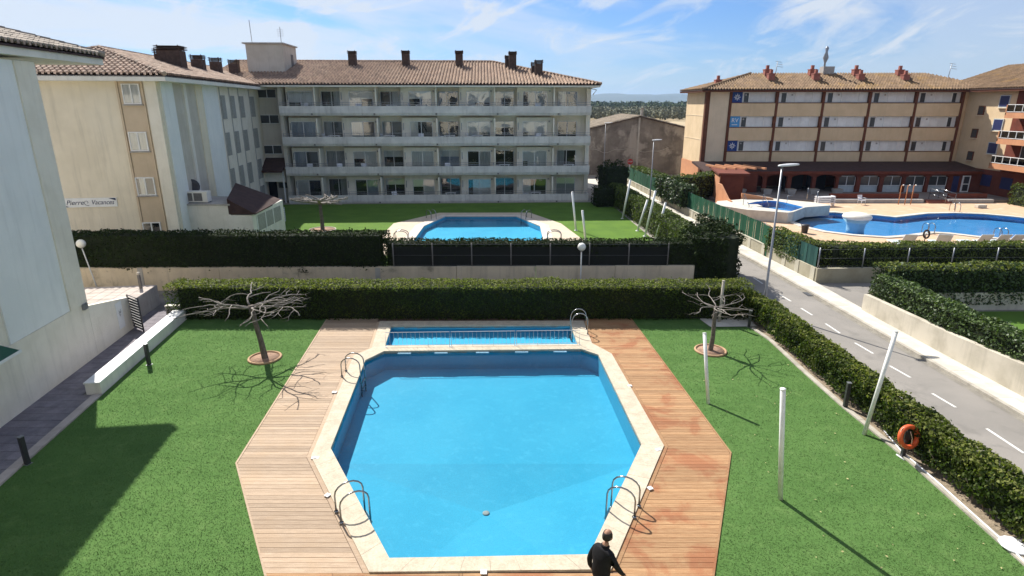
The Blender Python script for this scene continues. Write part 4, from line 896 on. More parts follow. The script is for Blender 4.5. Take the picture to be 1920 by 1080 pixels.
# stair section on the left
MB().box(-6.5, -.28, 1.9, 17.8, 0, 10.46).build('stair_wall', 'plaster_grey', hotel)
for px0, px1, py in [(485, 516, 176), (490, 522, 224), (497, 528, 281)]:
    a = onplane(px0, py + 7, (HO[0] - math.sin(HA) * 1.9, HO[1] + math.cos(HA) * 1.9), HA); b = onplane(px1, py - 8, (HO[0] - math.sin(HA) * 1.9, HO[1] + math.cos(HA) * 1.9), HA)
    window(hotel, a[0], b[0], a[1], b[1], 1.9, None, gm='glazing_dark', fr=.04)
MB().xprism([(-.6, 3.1), (1.9, 4.1), (1.9, 3.95), (-.6, 2.95)], -3.6, -.30).build('porch_roof', 'roof_tile_dark', hotel)
MB().box(-3.3, -.45, .5, 1.88, 2.0, 3.0).build('porch_wall', 'plaster_cream', hotel); MB().box(-.62, -.5, .45, .5, 0, 3.0).build('downpipe', 'white_paint', hotel)
MB().box(-2.9, -1.7, 1.82, 1.88, .1, 2.0).build('entrance_door', 'room_dark', hotel); MB().box(-1.5, -.6, 1.80, 1.88, 1.25, 1.75).build('side_window', 'glazing_dark', hotel)
# eave board, roof
ez = 10.66
MB().box(-6.5, 28.9, -.35, 18.9, ez - .22, ez - .02).build('eave_board', 'plaster_white', hotel)
MB().tube([(28.0, 1.0, 10.4), (28.6, -.1, 10.2), (28.35, .3, 9.8)], .04, 6).build('gutter_pipe', 'plaster_white', hotel)
RW = 9.7; RR = 2.45
roof_slope(hotel, (-7.0, -.4), (28.95, -.4), (0, 1), RW, RR, 0, 1, 'roof_tile_hotel', ez, .30)
roof_slope(hotel, (28.95, -.4), (28.95, 19.0), (-1, 0), RW, RR, 1, 1, 'roof_tile_hotel', ez, .30)
roof_slope(hotel, (28.95, 19.0), (-7.0, 19.0), (0, -1), RW, RR, 1, 0, 'roof_tile_hotel', ez, .6)
ridgecap(hotel, (-7, -.4 + RW, ez + RR), (28.95 - RW, -.4 + RW, ez + RR), 'roof_tile_hotel'); ridgecap(hotel, (28.95, -.4, ez), (28.95 - RW, -.4 + RW, ez + RR), 'roof_tile_hotel')
def chimney(parent, x, y, z0, z1, w, d, m='chimney_brick', caps=3):
    c = MB().box(x - w / 2, x + w / 2, y - d / 2, y + d / 2, z0, z1).build('chimney', m, parent)
    if caps:
        b = MB()
        for k in range(caps): zz = z1 + .06 + k * .10; b.box(x - w * .58, x + w * .58, y - d * .58, y + d * .58, zz, zz + .035)
        for sx in (-1, 1):
            for sy in (-1, 1): b.box(x + sx * w * .45 - .03, x + sx * w * .45 + .03, y + sy * d * .45 - .03, y + sy * d * .45 + .03, z1, z1 + .06 + caps * .10 - .01)
        b.build('chimney_cap', m, c)
    return c
def hloc(px, wy):   # hotel-local x at world northing wy for column px
    r_ = (px - 960) / (FOC * _c + 430 * _s); X, Y = r_ * wy - HO[0], wy - HO[1]; return X * math.cos(HA) + Y * math.sin(HA), -X * math.sin(HA) + Y * math.cos(HA)
for px, wy, zt in [(661, 63.6, 13.7), (761, 63.8, 13.75), (861, 63.9, 13.75), (961, 63.0, 13.6), (951.5, 63.9, 13.3), (1010, 60.6, 12.65), (1001, 61.4, 12.5)]:
    x, y = hloc(px, wy); chimney(hotel, x, y, ez + .5, zt, .72 if px not in (951.5, 1001) else .5, .8)
x, y = hloc(507, 61.5)
el_ = MB().box(x - 1.65, x + 1.75, y - 1.6, y + 2.6, 10.9, 14.35).build('lift_housing', 'plaster_grey', hotel)
MB().box(x - 1.9, x + 1.9, y - 1.75, y + 2.75, 14.352, 14.47).build('coping', 'cement_grey', el_); MB().box(x + 1.75, x + 1.78, y + .7, y + 1.4, 12.0, 13.6).build('hatch', 'cement_dark', el_)
MB().tube([(x - 1.55, y, 14.4), (x - 1.6, y, 16.6)], .03, 6).build('mast', 'metal_grey', el_); b = MB().tube([(x + 1.2, y, 14.4), (x + 1.2, y, 16.0)], .03, 6)
for k in range(4): b.tube([(x + .9, y, 15.2 + .18 * k), (x + 1.5, y, 15.2 + .18 * k)], .015, 5)
b.build('antenna', 'metal_grey', el_)
# ------------------------------------------------------------------ the wing nearer on the left
WO = (-20.1, 35.5); WA = rad(8.5)
wing = thing('apartment_wing', 'cream four-storey wing on the left with a hotel sign and one strip of windows', 'building', (WO[0], WO[1], 0), WA)
def wp(px, py): return onplane(px, py, WO, WA)
def we(px, py):                      # east face: distance behind the corner, height
    s_, z_ = onplane(px, py, WO, WA + math.pi / 2); return s_, z_
MB().box(-9.6, 0, 0, 24.5, 0, 10.3).build('wall', 'plaster_beige', wing)
wins = [((231, 158), (263, 193)), ((244, 248), (277, 281)), ((257, 333), (291, 364)), ((270, 417), (303, 447))]
for i, ((ax, ay), (bx, by)) in enumerate(wins):
    a = wp(ax + 2, (ay + by) / 2)[0]; b = wp(bx - 1, (ay + by) / 2)[0]; z1 = wp((ax + bx) / 2, ay + 1)[1]; z0 = wp((ax + bx) / 2, by)[1]
    f = window(wing, a, b, z0, z1, -.05, ['curtain_white', 'curtain_white', 'curtain_white', None][i], cspan=(0, 1) if i != 2 else (.15, .55), fr=.06); MB().box(a - .12, b + .12, -.16, -.05, z0 - .14, z0 - .07).build('sill', 'cement_grey', f)
    if i == 0: s0 = a
xs0 = wp(222, 160)[0]; xs1 = wp(262, 160)[0]; xs0b = wp(262, 430)[0]; 
MB().box(xs0, xs1 + .05, -.045, .0, 0, 10.28).build('window_strip', 'plaster_tan', wing)
MB().box(xs0 - .13, xs0 - .02, -.10, .0, 0, 10.28).build('pilaster', 'plaster_tan', wing); MB().box(xs1 + .07, xs1 + .15, -.10, .0, 0, 10.28).build('pilaster', 'plaster_tan', wing)
MB().box(-.62, .012, -.10, .0, 0, 10.27).build('corner_strip', 'plaster_cream', wing)
# east face: shallow steps of plaster in alternating tones
segs = [(0.0, 1.5, 'plaster_beige', .06), (1.5, 3.7, 'plaster_blue', .10), (3.7, 5.4, 'plaster_grey', .02), (5.4, 5.75, 'plaster_white', .10), (5.75, 7.7, 'plaster_grey', .02), (7.7, 9.1, 'plaster_beige', .08), (9.1, 12.2, 'plaster_blue', .12), (12.2, 22., 'plaster_blue', .03)]
segs = []
def dep(px): return we(px, 150)[0]
B_ = [289, 296, 316, 337, 343, 361, 373, 400, 478]
for (a, b, m, pz) in [(-.1, dep(296), 'plaster_beige', .05), (dep(296), dep(318), 'plaster_blue', .10), (dep(318), dep(337), 'plaster_grey', .02), (dep(337), dep(342), 'plaster_white', .13), (dep(342), dep(361), 'plaster_grey', .02), (dep(361), dep(373), 'plaster_beige', .08), (dep(373), dep(401), 'plaster_blue', .12), (dep(401), 21.4, 'plaster_cream', .03)]:
    MB().box(.0, pz, max(a, .0), b - .003, 0, 10.28).build('wall_panel', m, wing)
for k, px in enumerate([411, 429, 446, 466]):
    a, b = dep(px - 3.5), dep(px + 3.5)
    for r_, (zt, zb) in enumerate([(9.6, 7.9), (6.9, 5.2), (4.2, 2.5), (1.8, .6)]):
        sh = MB().box(.03, .10, a, b, zb, zt).build('shutter', 'shutter_grey', wing); sl = MB()
    MB().box(.03, .07, a - .22, a - .08, 0, 10.27).build('wall_rib', 'cement_grey', wing)
zz = 10.5
MB().box(-10.3, .85, -.85, 24, zz - .30, zz - .02).build('eave_board', 'plaster_white', wing)
run = 5.6; rise = 1.75
roof_slope(wing, (-10.35, -.85), (.85, -.85), (0, 1), run, rise, 1, 1, 'roof_tile_wing', zz, .30)
roof_slope(wing, (.85, -.85), (.85, 26), (-1, 0), run, rise, 1, 0, 'roof_tile_wing', zz, .30)
roof_slope(wing, (-10.35, 26), (-10.35, -.85), (1, 0), run, rise, 0, 1, 'roof_tile_wing', zz, .6)
ridgecap(wing, (.85, -.85, zz), (.85 - run, -.85 + run, zz + rise), 'roof_tile_wing'); ridgecap(wing, (-10.35, -.85, zz), (-10.35 + run, -.85 + run, zz + rise), 'roof_tile_wing'); ridgecap(wing, (.85 - run, -.85 + run, zz + rise), (.85 - run, 26, zz + rise), 'roof_tile_wing')
for px, yl, zt, w, d in [(307, 10.0, 12.35, .9, 1.0), (322, 9.8, 12.55, 1.5, 1.2), (370, 15.4, 12.35, .85, .85), (403, 19.6, 12.45, .8, .8), (437, 24.5, 12.6, .8, .8)]:
    r_ = (px - 960) / (FOC * _c + 430 * _s)   # column px meets local line y=yl
    for xx in np.linspace(-6, 0, 241):
        X = WO[0] + xx * math.cos(WA) - yl * math.sin(WA); Y = WO[1] + xx * math.sin(WA) + yl * math.cos(WA)
        if X / Y >= r_: break
    chimney(wing, xx, yl, 10.8, zt, w, d)
# hotel sign on the wing
a = wp(119, 388); b = wp(220, 378); z0 = wp(170, 388)[1]; z1 = wp(170, 371)[1]
sn = MB().box(a[0], b[0], -.07, .0, z0, z1).build('name_sign', 'sign_white', wing); cxm = (a[0] + b[0]) / 2; w_ = b[0] - a[0]; hh = z1 - z0; zm = (z0 + z1) / 2
text('Pierre', hh * .72, 'sign_ink', sn, (cxm - w_ * .27, -.076, zm), name='lettering', shear=.35); text('Vacances', hh * .72, 'sign_ink', sn, (cxm + w_ * .235, -.076, zm), name='lettering', shear=.35, sx=.88)
b = MB(); pts = [(cxm - w_ * .045 + math.cos(t) * hh * (.10 + .045 * t) * 1.1, -.078, zm + math.sin(t) * hh * (.10 + .045 * t)) for t in np.linspace(-1.2, 5.2, 22)]; b.tube(pts, .012, 5); b.build('swirl', 'sign_ink', sn)
MB().add([(a[0] + .03, -.075, z0 + .02), (a[0] + .35, -.075, z0 + .02), (a[0] + .03, -.075, z0 + .16)], [(0, 1, 2)]).add([(b_ := 0, 0, 0)][:0], []).build('corner_mark', 'sign_ink', sn)
xr_ = a[0] + w_; MB().add([(xr_ - .03, -.075, z1 - .02), (xr_ - .42, -.075, z1 - .02), (xr_ - .03, -.075, z1 - .17)], [(0, 1, 2)]).build('corner_mark', 'sign_ink', sn)
# annex with flat roof, air conditioner and brown tiled shed
ann = thing('annex', 'low white annex with a brown tiled shed roof against the cream wing', 'building', (-21.0, 36.9, 0), 0.)
MB().box(.1, 3.4, 0, 3.2, 0, 2.95).build('wall', 'plaster_white', ann); MB().xprism([(0, 0), (0, 2.35), (5.2, 2.5), (5.2, 0)], 3.402, 4.75).build('wall', 'plaster_white', ann)
MB().box(.05, 3.45, -.05, 3.2, 2.952, 3.05).build('coping', 'cement_grey', ann)
MB().prism([(3.3, .0), (5.0, -.1), (4.6, 5.4), (1.6, 5.2)], 2.4, [3.35, 2.45, 2.5, 3.7]).build('roof', 'roof_tile_dark', ann)
MB().box(4.752, 4.77, .6, 4.6, 1.2, 2.2).build('side_window', 'shutter_grey', ann)
for y in (.55, 1.9, 3.2, 4.6): MB().box(4.752, 4.80, y, y + .08, 1.1, 2.25).build('frame', 'white_paint', ann)
ac = thing('air_conditioner', 'pale air conditioning unit on the flat annex roof', 'air conditioner', (-20.6, 37.2, 3.05), 0)
MB().box(0, 1.55, 0, .55, .06, .72).build('casing', 'plaster_white', ac, .02)
for k in range(2): MB().box(.1 + .62 * k, .62 + .62 * k, -.012, .0, .14, .62).build('grille', 'cement_dark', ac)
MB().box(.0, 1.55, .05, .12, 0, .06).box(0, 1.55, .45, .5, 0, .06).build('feet', 'metal_grey', ac)
dsh = thing('satellite_dish', 'dark satellite dish standing beside the air conditioner on the annex', 'satellite dish', (-20.55, 38.4, 3.05)); MB().tube([(0, 0, 0), (0, 0, .7)], .03, 6).build('mast', 'metal_dark', dsh)
MB().lathe([(.02, 0), (.30, .05), (.48, .16), (.47, .17), (.28, .07)], 0, 0, 16).build('dish', 'metal_dark', dsh)
for c_ in dsh.children:
    if c_.name.startswith('dish'): c_.location = (0, 0, .85); c_.rotation_euler = (rad(75), 0, rad(30))
# ------------------------------------------------------------------ near building on the left
LO = (-15.57, 20.55); LA = rad(7.2)
nb = thing('near_building', 'pale blue and cream building at the left edge with a tiled eave above', 'building', (LO[0], LO[1], 0), LA)
MB().box(-13, 0, -24, .0, 0, 10.3).build('wall', 'plaster_cream', nb); MB().box(-12.9, -2.0, .002, 3.2, 0, 10.28).build('rear_wall', 'plaster_cream', nb)
MB().box(0, .05, -4.05, -1.0, 2.1, 10.28).build('blue_panel', 'plaster_blue', nb); MB().box(0, .10, -.997, .0, 2.1, 10.28).build('corner_strip', 'plaster_cream', nb)
MB().box(0, .05, -16, -5.7, 2.6, 10.28).build('blue_panel', 'plaster_blue', nb)
MB().box(0, .07, -24, 0.0, 0, 2.095).build('plinth_wall', 'plaster_cream', nb)
MB().box(.071, .10, -6.9, -5.55, .0, 2.0).build('door_surround', 'plaster_white', nb); MB().box(.101, .12, -6.8, -5.62, .02, 1.9).build('doorway', 'room_dark', nb)
MB().box(.0, .08, -5.3, -4.6, 2.75, 3.6).build('window', 'glazing_dark', nb)
MB().box(.072, .16, -.35, -.1, 1.9, 2.12).build('wall_lamp', 'metal_grey', nb)
aw = MB().add([(.08, -6.6, 2.42), (.75, -6.6, 2.18), (.75, -4.75, 2.18), (.08, -4.75, 2.42), (.08, -6.6, 2.38), (.75, -6.6, 2.14), (.75, -4.75, 2.14), (.08, -4.75, 2.38)], [(0, 1, 2, 3), (7, 6, 5, 4), (0, 4, 5, 1), (1, 5, 6, 2), (2, 6, 7, 3), (3, 7, 4, 0)]).build('awning', 'awning_green', nb); MB().box(.74, .78, -6.6, -4.75, 2.13, 2.2).build('awning_bar', 'sign_white', aw)
zz = 10.72
MB().box(-13.4, .32, -24, 3.9, zz - .30, zz - .02).build('eave_board', 'plaster_white', nb)
roof_slope(nb, (.38, -24), (.38, 3.95), (-1, 0), 6.8, 2.0, 0, 1, 'roof_tile_grey', zz, .28); roof_slope(nb, (.38, 3.95), (-13.4, 3.95), (0, -1), 6.8, 2.0, 1, 1, 'roof_tile_grey', zz, .28)
ridgecap(nb, (.38, 3.95, zz), (.38 - 6.8, 3.95 - 6.8, zz + 2.0), 'roof_tile_grey')
# terrace wall, gate
tw = thing('terrace_wall', 'cream terrace wall with a scrawled white panel beside the path', 'wall', (LO[0], LO[1], 0), LA)
MB().add([(0, .01, 0), (.07, .01, 0), (.07, 2.85, 0), (-.18, 2.85, 0), (-.18, .01, 0), (0, .01, 1.95), (.07, .01, 1.95), (.07, 2.85, 1.36), (-.18, 2.85, 1.36), (-.18, .01, 1.95)], [(1, 2, 7, 6), (2, 3, 8, 7), (3, 4, 9, 8), (6, 7, 8, 9, 5), (4, 1, 6, 9)]).build('wall', 'wall_garden' if 0 else 'plaster_cream', tw)
pn_ = MB().box(.072, .085, 1.75, 2.2, .35, 1.42).build('panel', 'sign_white', tw); bq = MB()
for (a, b) in [((1.9, 1.1), (2.05, .95)), ((2.05, 1.12), (1.92, .9)), ((1.88, 1.0), (2.1, 1.02)), ((1.95, .85), (2.02, .92))]: bq.tube([(.088, a[0], a[1]), (.088, b[0], b[1])], .008, 4)
bq.build('scrawl', 'cement_dark', pn_)
ter = thing('terrace', 'raised pink-tiled terrace behind the cream wall', 'terrace', (LO[0], LO[1], 0), LA)
MB().box(-5, -.19, .01, 6.0, 0, .95).build('base', 'cement_grey', ter); bq = MB()
for i in range(10):
    for j in range(12): MB().box(-4.98 + i * .48, -4.52 + i * .48, .02 + j * .495, .49 + j * .495, .951, .966).build('floor_tile', 'kerb_pink', ter)
lg = thing('slatted_gate', 'black slatted gate panel at the end of the cream terrace wall', 'gate', (-15.95, 23.45, 0), rad(-35))
MB().tube([(0, 0, 0), (0, 0, 1.45), (.95, 0, 1.45), (.95, 0, 0)], .03, 6).build('frame', 'metal_dark', lg)
for k in range(11): MB().box(.03, .92, -.03, .02, .10 + k * .12, .165 + k * .12).build('slat', 'metal_dark', lg)
lw = thing('low_wall', 'short grey wall stub between the slatted gate and the hedge end', 'wall', (-15.1, 24.5, 0)); MB().box(0, 1.0, 0, .2, 0, .55).build('wall', 'cement_grey', lw); MB().box(-.02, 1.02, -.02, .22, .552, .60).build('capping', 'plaster_white', lw)
op = thing('garden_post', 'short pale post at the end of the terrace', 'post', (-16.9, 25.9, 0)); MB().box(-.05, .05, -.05, .05, 0, 1.6).build('shaft', 'cement_dark', op); MB().ball((0, 0, 1.66), .08).build('knob', 'ring_pale', op)
# ------------------------------------------------------------------ terracotta hotel on the right
red = thing('red_hotel', 'yellow hotel with brown pillars and blue star banners over a dark red ground floor', 'building', (20.6, 66, 0), 0.)
X0 = 0.; X1 = 27.0; DP = 7.2; PX = [(2.4 + k * (24.55 / 5)) for k in range(6)]
MB().box(X0, X1 + 1.5, .35, DP, 0, 10.2).build('wall', 'stucco_yellow', red)
MB().box(-.06, -.003, .45, DP, 2.75, 10.18).build('end_wall', 'stucco_yellow', red); MB().box(-.14, -.003, .45, DP + .02, 0, 2.73).build('end_plinth', 'terracotta_orange', red)
for z in (5.25, 7.75): MB().box(-.09, -.061, .45, DP, z, z + .07).build('band', 'stucco_pale', red)
MB().box(-.10, .35, .0, .449, 0, 10.19).build('pilaster', 'pier_brown', red)
MB().box(.35, PX[0] - .02, .06, .349, 2.7, 10.18).build('end_panel', 'stucco_pale', red)
rows = [(9.13, 10.2), (6.62, 7.72), (4.1, 5.2)]
pal = ['stucco_yellow', 'glazing_white']
rr = random.Random(8)
for k in range(6): MB().box(PX[k], PX[k] + .26, -.06, .349, 2.7, 10.19).build('pilaster', 'pier_brown', red)
for k in range(5):
    a, b = PX[k] + .262, PX[k + 1] - .002
    for r_, (z0, z1) in enumerate(rows):
        zp0 = rows[r_ + 1][1] if r_ < 2 else 2.75
        MB().box(a, b, .0, .349, zp0 + .01, z0 - .01).build('parapet', 'stucco_yellow', red); MB().box(a, b, -.03, .0, z0 - .08, z0 - .012).build('sill', 'pier_brown', red)
        gz = MB().box(a, b, .28, .349, z0, z1).build('glazing', 'glazing_white', red); n = 5; w = (b - a) / n
        dk = [1] if k or True else []
        for j in range(n):
            xa = a + w * j
            if k == 0 and j == 0: continue
            isd = (j == (1 if k == 0 else 0) and True) and True or (k == 4 and j == 4)
            if isd: xo = xa + w * .45 * (0 if k == 4 and j == 4 else 1); MB().box(xo, xo + w * .5, .255, .279, z0 + .03, z1 - .12).build('open_door', 'glazing_dark', gz)
            else: MB().box(xa + .03, xa + w - .03, .262, .279, z0 + .03, z1 - .08).build('shutter', 'glazing_white', gz)
            if j in (1, 2, 4): MB().box(xa - .035, xa + .035, .20, .279, z0, z1).build('mullion', 'white_paint', gz)
        MB().box(a + w * 1.55, a + w * 1.72, .22, .262, z1 - .38, z1 - .22).build('wall_lamp', 'cement_grey', gz)
for k, ((z0, z1), m) in enumerate(zip(rows, ['sign_blue', 'sign_lightblue', 'sign_blue'])):
    a = PX[0] + .30; bnr = MB().box(a, a + 1.06, .08, .12, z0 - .06, z1 + .02).build('banner', m, red); zc = (z0 + z1) / 2; xc = a + .53
    if k != 1:
        b = MB()
        for q in range(8):
            w = q * math.pi / 4; dx, dz = math.sin(w), math.cos(w); px_, pz_ = dz, -dx; r0, r1, r2 = .07, .22, .40 if q % 2 == 0 else .34
            b.add([(xc + dx * r0 + px_ * .015, .07, zc + dz * r0 + pz_ * .015), (xc + dx * r1 + px_ * .045, .07, zc + dz * r1 + pz_ * .045), (xc + dx * r2, .07, zc + dz * r2), (xc + dx * r1 - px_ * .045, .07, zc + dz * r1 - pz_ * .045), (xc + dx * r0 - px_ * .015, .07, zc + dz * r0 - pz_ * .015)], [(0, 1, 2, 3, 4)])
        b.build('star', 'sign_white', bnr)
    else:
        text('RV', .62, 'sign_white', bnr, (xc, .072, zc + .12)); b = MB()
        for q in range(5): b.box(xc - .28 + q * .12, xc - .20 + q * .12, .066, .078, zc - .36, zc - .26)
        b.build('small_print', 'sign_white', bnr)
ez = 10.40
MB().box(-.75, X1 + 2, -.75, DP + .8, ez - .22, ez - .02).build('eave_board', 'pier_brown', red)
roof_slope(red, (-.8, -.8), (X1 + 3.5, -.8), (0, 1), 4.4, 1.75, 1.477, 1.25, 'roof_tile_ochre', ez, .30); roof_slope(red, (-.8, DP + .8), (-.8, -.8), (1, 0), 6.5, 1.75, .677, .677, 'roof_tile_ochre', ez, .30)
ridgecap(red, (-.8, -.8, ez), (-.8 + 6.5, 3.6, ez + 1.75), 'roof_tile_ochre')
for px, wy, zt in [(1347, 68.0, 11.9), (1437, 69.0, 13.0), (1445, 67.7, 12.5), (1521, 69.0, 13.0), (1529, 67.7, 12.5), (1603, 69.0, 13.0), (1613, 67.7, 12.45), (1685, 69.0, 12.95), (1697, 67.7, 12.4)]:
    x = (px - 960) / (FOC * _c + 395 * _s) * wy - 20.6; c = MB().box(x - .33, x + .33, wy - 66 - .3, wy - 66 + .3, ez + .2, zt - .5).build('chimney', 'chimney_red', red)
    MB().box(x - .36, x + .36, wy - 66 - .36, wy - 66 + .36, zt - .498, zt - .4).box(x - .14, x + .14, wy - 66 - .14, wy - 66 + .14, zt - .4, zt).build('chimney_pot', 'chimney_red', c)
x = (1543 - 960) / (FOC * _c + 395 * _s) * 69.8 - 20.6; eq = MB().box(x - .3, x + .9, 3.3, 4.2, 11.6, 12.9).build('roof_plant', 'cement_grey', red); MB().lathe([(.1, 12.9), (.1, 13.3), (.3, 13.8), (.12, 14.4), (.2, 14.8), (.05, 15.0)], x, 3.8, 10).build('vent_cowl', 'metal_grey', eq)
# roof antennas
for px, zt, lab in [(1452, 13.4, 0), (1777, 13.2, 1)]:
    x = (px - 960) / (FOC * _c + 395 * _s) * 69 - 20.6; b = MB().tube([(x, 3, 11.0), (x + .15, 3, zt)], .035, 6)
    for q in range(3): b.tube([(x - .1 + .1 * q, 3, zt - .25 * q), (x + .6 + .1 * q, 3, zt - .1 - .25 * q)], .02, 5)
    b.build('antenna', 'metal_grey', red)
# ground-floor arcade with its dark shed roof
MB().xprism([(-4.4, 2.42), (0, 3.0), (.34, 3.0), (.34, 2.8), (-4.4, 2.25)], -.9, X1 + 2).build('shed_roof', 'roof_tile_dark', red); MB().box(-.9, X1 + 2, -4.5, -4.41, 2.12, 2.40).build('fascia', 'terracotta_red', red)
MB().box(1.0, X1 + 1, .30, .345, .3, 2.7).build('arcade_back', 'terracotta_red', red)
ar = [(1383, 1368), ]
def rx(px, wy=61.8, py=340): return (px - 960) / (FOC * _c + (540 - py) * _s) * wy - 20.6
piers = [(1384, 1391), (1430, 1438), (1476, 1484), (1523, 1530), (1567, 1573), (1606, 1614), (1650, 1657), (1692, 1698), (1736, 1742), (1778, 1786)]
MB().box(rx(1360), rx(1368), -4.2, -3.9, .25, 2.1).build('pier', 'terracotta_red', red)
prev = rx(1368)
for i, (a, b) in enumerate(piers):
    xa, xb = rx(a), rx(b); MB().box(xa, xb, -4.2, -3.9, .25, 2.1).build('pier', 'terracotta_red', red)
    n = 8; top = [(prev + (xa - prev) * k / n, 1.78 + .26 * math.sin(math.pi * k / n) ** .6) for k in range(n + 1)]
    vs = [(x, y, z) for y in (-4.2, -3.95) for x, z in top + [(xa, 2.11), (prev, 2.11)]]; m_ = n + 3
    MB().add(vs, [tuple(range(m_)), tuple(range(m_, 2 * m_))[::-1]] + [(k, k + 1, m_ + k + 1, m_ + k)[::-1] for k in range(n)]).build('arch', 'terracotta_red', red)
    if i >= 5:
        f = MB().box(prev, xa, -3.9, -3.86, .25, .9).build('window_panel', 'lounger_fabric', red); window(red, prev + .06, xa - .06, .95, 1.85, -3.9, None, fr=.05, gm='glazing_dark')
    elif i in (0, 3, 4): MB().box(prev, xa, -2.2, -2.15, .25, 2.2).build('dark_opening', 'room_dark', red)
    prev = xb
MB().box(prev, X1 + 2, -4.2, -3.9, .25, 2.1).build('end_wall_panel', 'terracotta_red', red)
dr_ = MB().box(rx(1803), rx(1818), -4.28, -4.2, .27, 1.95).build('white_door', 'white_paint', red); MB().box(rx(1805.5), rx(1815.5), -4.30, -4.28, 1.15, 1.85).box(rx(1805.5), rx(1815.5), -4.30, -4.28, .4, 1.05).build('pane', 'glazing_dark', dr_)
bd = MB().box(rx(1786), rx(1797), -4.24, -4.2, .27, 1.9).build('blue_door', 'door_blue', red)
struct(MB().box(19.5, 50, 56.6, 66.3, 0, .25).build('terrace_floor', 'terrace_grey'))
def rxw(px, wy, py): return (px - 960) / (FOC * _c + (540 - py) * _s) * wy
w_ = thing('low_red_wall', 'low red wall with a white bench edge in front of the arcade, left of the steps', 'wall', (0, 0, 0)); MB().box(rxw(1556, 57, 372), rxw(1722, 57, 372), 57.0, 57.3, .25, .78).build('wall', 'terracotta_red', w_); MB().box(rxw(1560, 56.6, 377), rxw(1727, 56.6, 377), 56.25, 56.98, .02, .34).build('bench_edge', 'cement_grey', w_)
w_ = thing('low_red_wall', 'low red wall with a pale edge in front of the white door, right of the steps', 'wall', (0, 0, 0)); MB().box(rxw(1778, 57, 372), rxw(1850, 57, 372), 57.0, 57.3, .25, .78).build('wall', 'terracotta_red', w_); MB().box(rxw(1774, 56.6, 377), rxw(1858, 56.6, 377), 56.25, 56.98, .02, .34).build('bench_edge', 'cement_grey', w_)
sp = thing('steps', 'brown steps leading up to the arcade terrace between two low walls', 'steps', (rxw(1729, 57, 376), 56.0, 0)); w_ = rxw(1774, 57, 376) - rxw(1729, 57, 376)
for k in range(3): MB().box(0, w_, .2 * k, .9, .085 * k, .085 * k + .083).build('step', 'terracotta_red', sp)
for sx in (0.1, w_ + .1):
    hr = thing('handrail', 'pale sloping handrail at the %s of the steps below the arcade' % ('left side' if sx < 1 else 'right side'), 'handrail', (rxw(1757, 57, 376) + (sx > 1) * .9, 55.9, 0), 0, 'handrails of the arcade steps'); MB().tube([(0, 0, 0), (0, 0, .95), (-.7, 1.3, 1.25), (-.7, 1.3, .3)], .03, 6).build('rail', 'steel', hr); MB().tube([(0, 0, .5), (-.7, 1.3, .8)], .02, 6).build('rail', 'steel', hr)
for px in (1389, 1437, 1482, 1525, 1570):
    x = rxw(px, 60.6, 358); pt = thing('planter', 'pale square planter before the arcade, %s' % {1389: 'leftmost beside the red wall', 1437: 'second from the left', 1482: 'third from the left', 1525: 'fourth from the left', 1570: 'rightmost of the five'}[px], 'planter', (x, 60.6, .25), 0, 'planters in front of the arcade')
    MB().add([(-.35, -.3, 0), (.35, -.3, 0), (.35, .3, 0), (-.35, .3, 0), (-.45, -.38, .5), (.45, -.38, .5), (.45, .38, .5), (-.45, .38, .5)], [(3, 2, 1, 0), (4, 5, 6, 7), (0, 1, 5, 4), (1, 2, 6, 5), (2, 3, 7, 6), (3, 0, 4, 7)]).build('tub', 'cement_grey', pt); MB().box(-.38, .38, -.31, .31, .501, .53).build('soil', 'soil', pt)
# red annex with pergola at its left end
pg = thing('red_pavilion', 'terracotta pavilion with orange side wall and pergola beams at the left of the arcade', 'building', (0, 0, 0))
MB().prism([(19.3, 55.6), (21.3, 55.2), (22.6, 61.5), (20.6, 62)], 0, 2.75).build('wall', 'terracotta_red', pg); MB().prism([(19.22, 55.62), (19.29, 55.62), (20.59, 62), (20.5, 62)], 0, 2.6).build('side_wall', 'terracotta_orange', pg)
MB().prism([(18.95, 55.2), (21.7, 54.8), (23.0, 61.8), (20.3, 62.4)], 2.752, 2.92).build('cornice', 'terracotta_red', pg)
for k in range(5): MB().add([(20.6 + .95 * k, 58.3, 2.93), (20.78 + .95 * k, 58.3, 2.93), (20.0 + .95 * k, 61.9, 2.93), (19.82 + .95 * k, 61.9, 2.93), (20.6 + .95 * k, 58.3, 3.1), (20.78 + .95 * k, 58.3, 3.1), (20.0 + .95 * k, 61.9, 3.1), (19.82 + .95 * k, 61.9, 3.1)], [(0, 1, 2, 3)[::-1], (4, 5, 6, 7), (0, 1, 5, 4), (1, 2, 6, 5), (2, 3, 7, 6), (3, 0, 4, 7)]).build('pergola_beam', 'terracotta_orange', pg)
MB().box(21.9, 25.2, 61.6, 61.75, .25, 2.2).build('pergola_wall', 'terracotta_red', pg)
sw_ = thing('stair_wall', 'orange wall stepping down beside the terracotta pavilion', 'wall', (0, 0, 0)); MB().add([(19.0, 55.5, 0), (19.0, 51.6, 0), (19.15, 51.6, 0), (19.15, 55.5, 0), (19.0, 55.5, 2.0), (19.0, 54.6, 2.0), (19.0, 52.4, 1.0), (19.0, 51.6, .9), (19.15, 55.5, 2.0), (19.15, 54.6, 2.0), (19.15, 52.4, 1.0), (19.15, 51.6, .9)], [(0, 1, 7, 6, 5, 4)[::-1], (3, 2, 11, 10, 9, 8), (1, 2, 11, 7), (7, 11, 10, 6), (6, 10, 9, 5), (5, 9, 8, 4)]).build('wall', 'terracotta_orange', sw_)
MB().box(18.95, 19.2, 51.55, 55.5, -.05, -.01).build('footing', 'cement_grey', sw_)
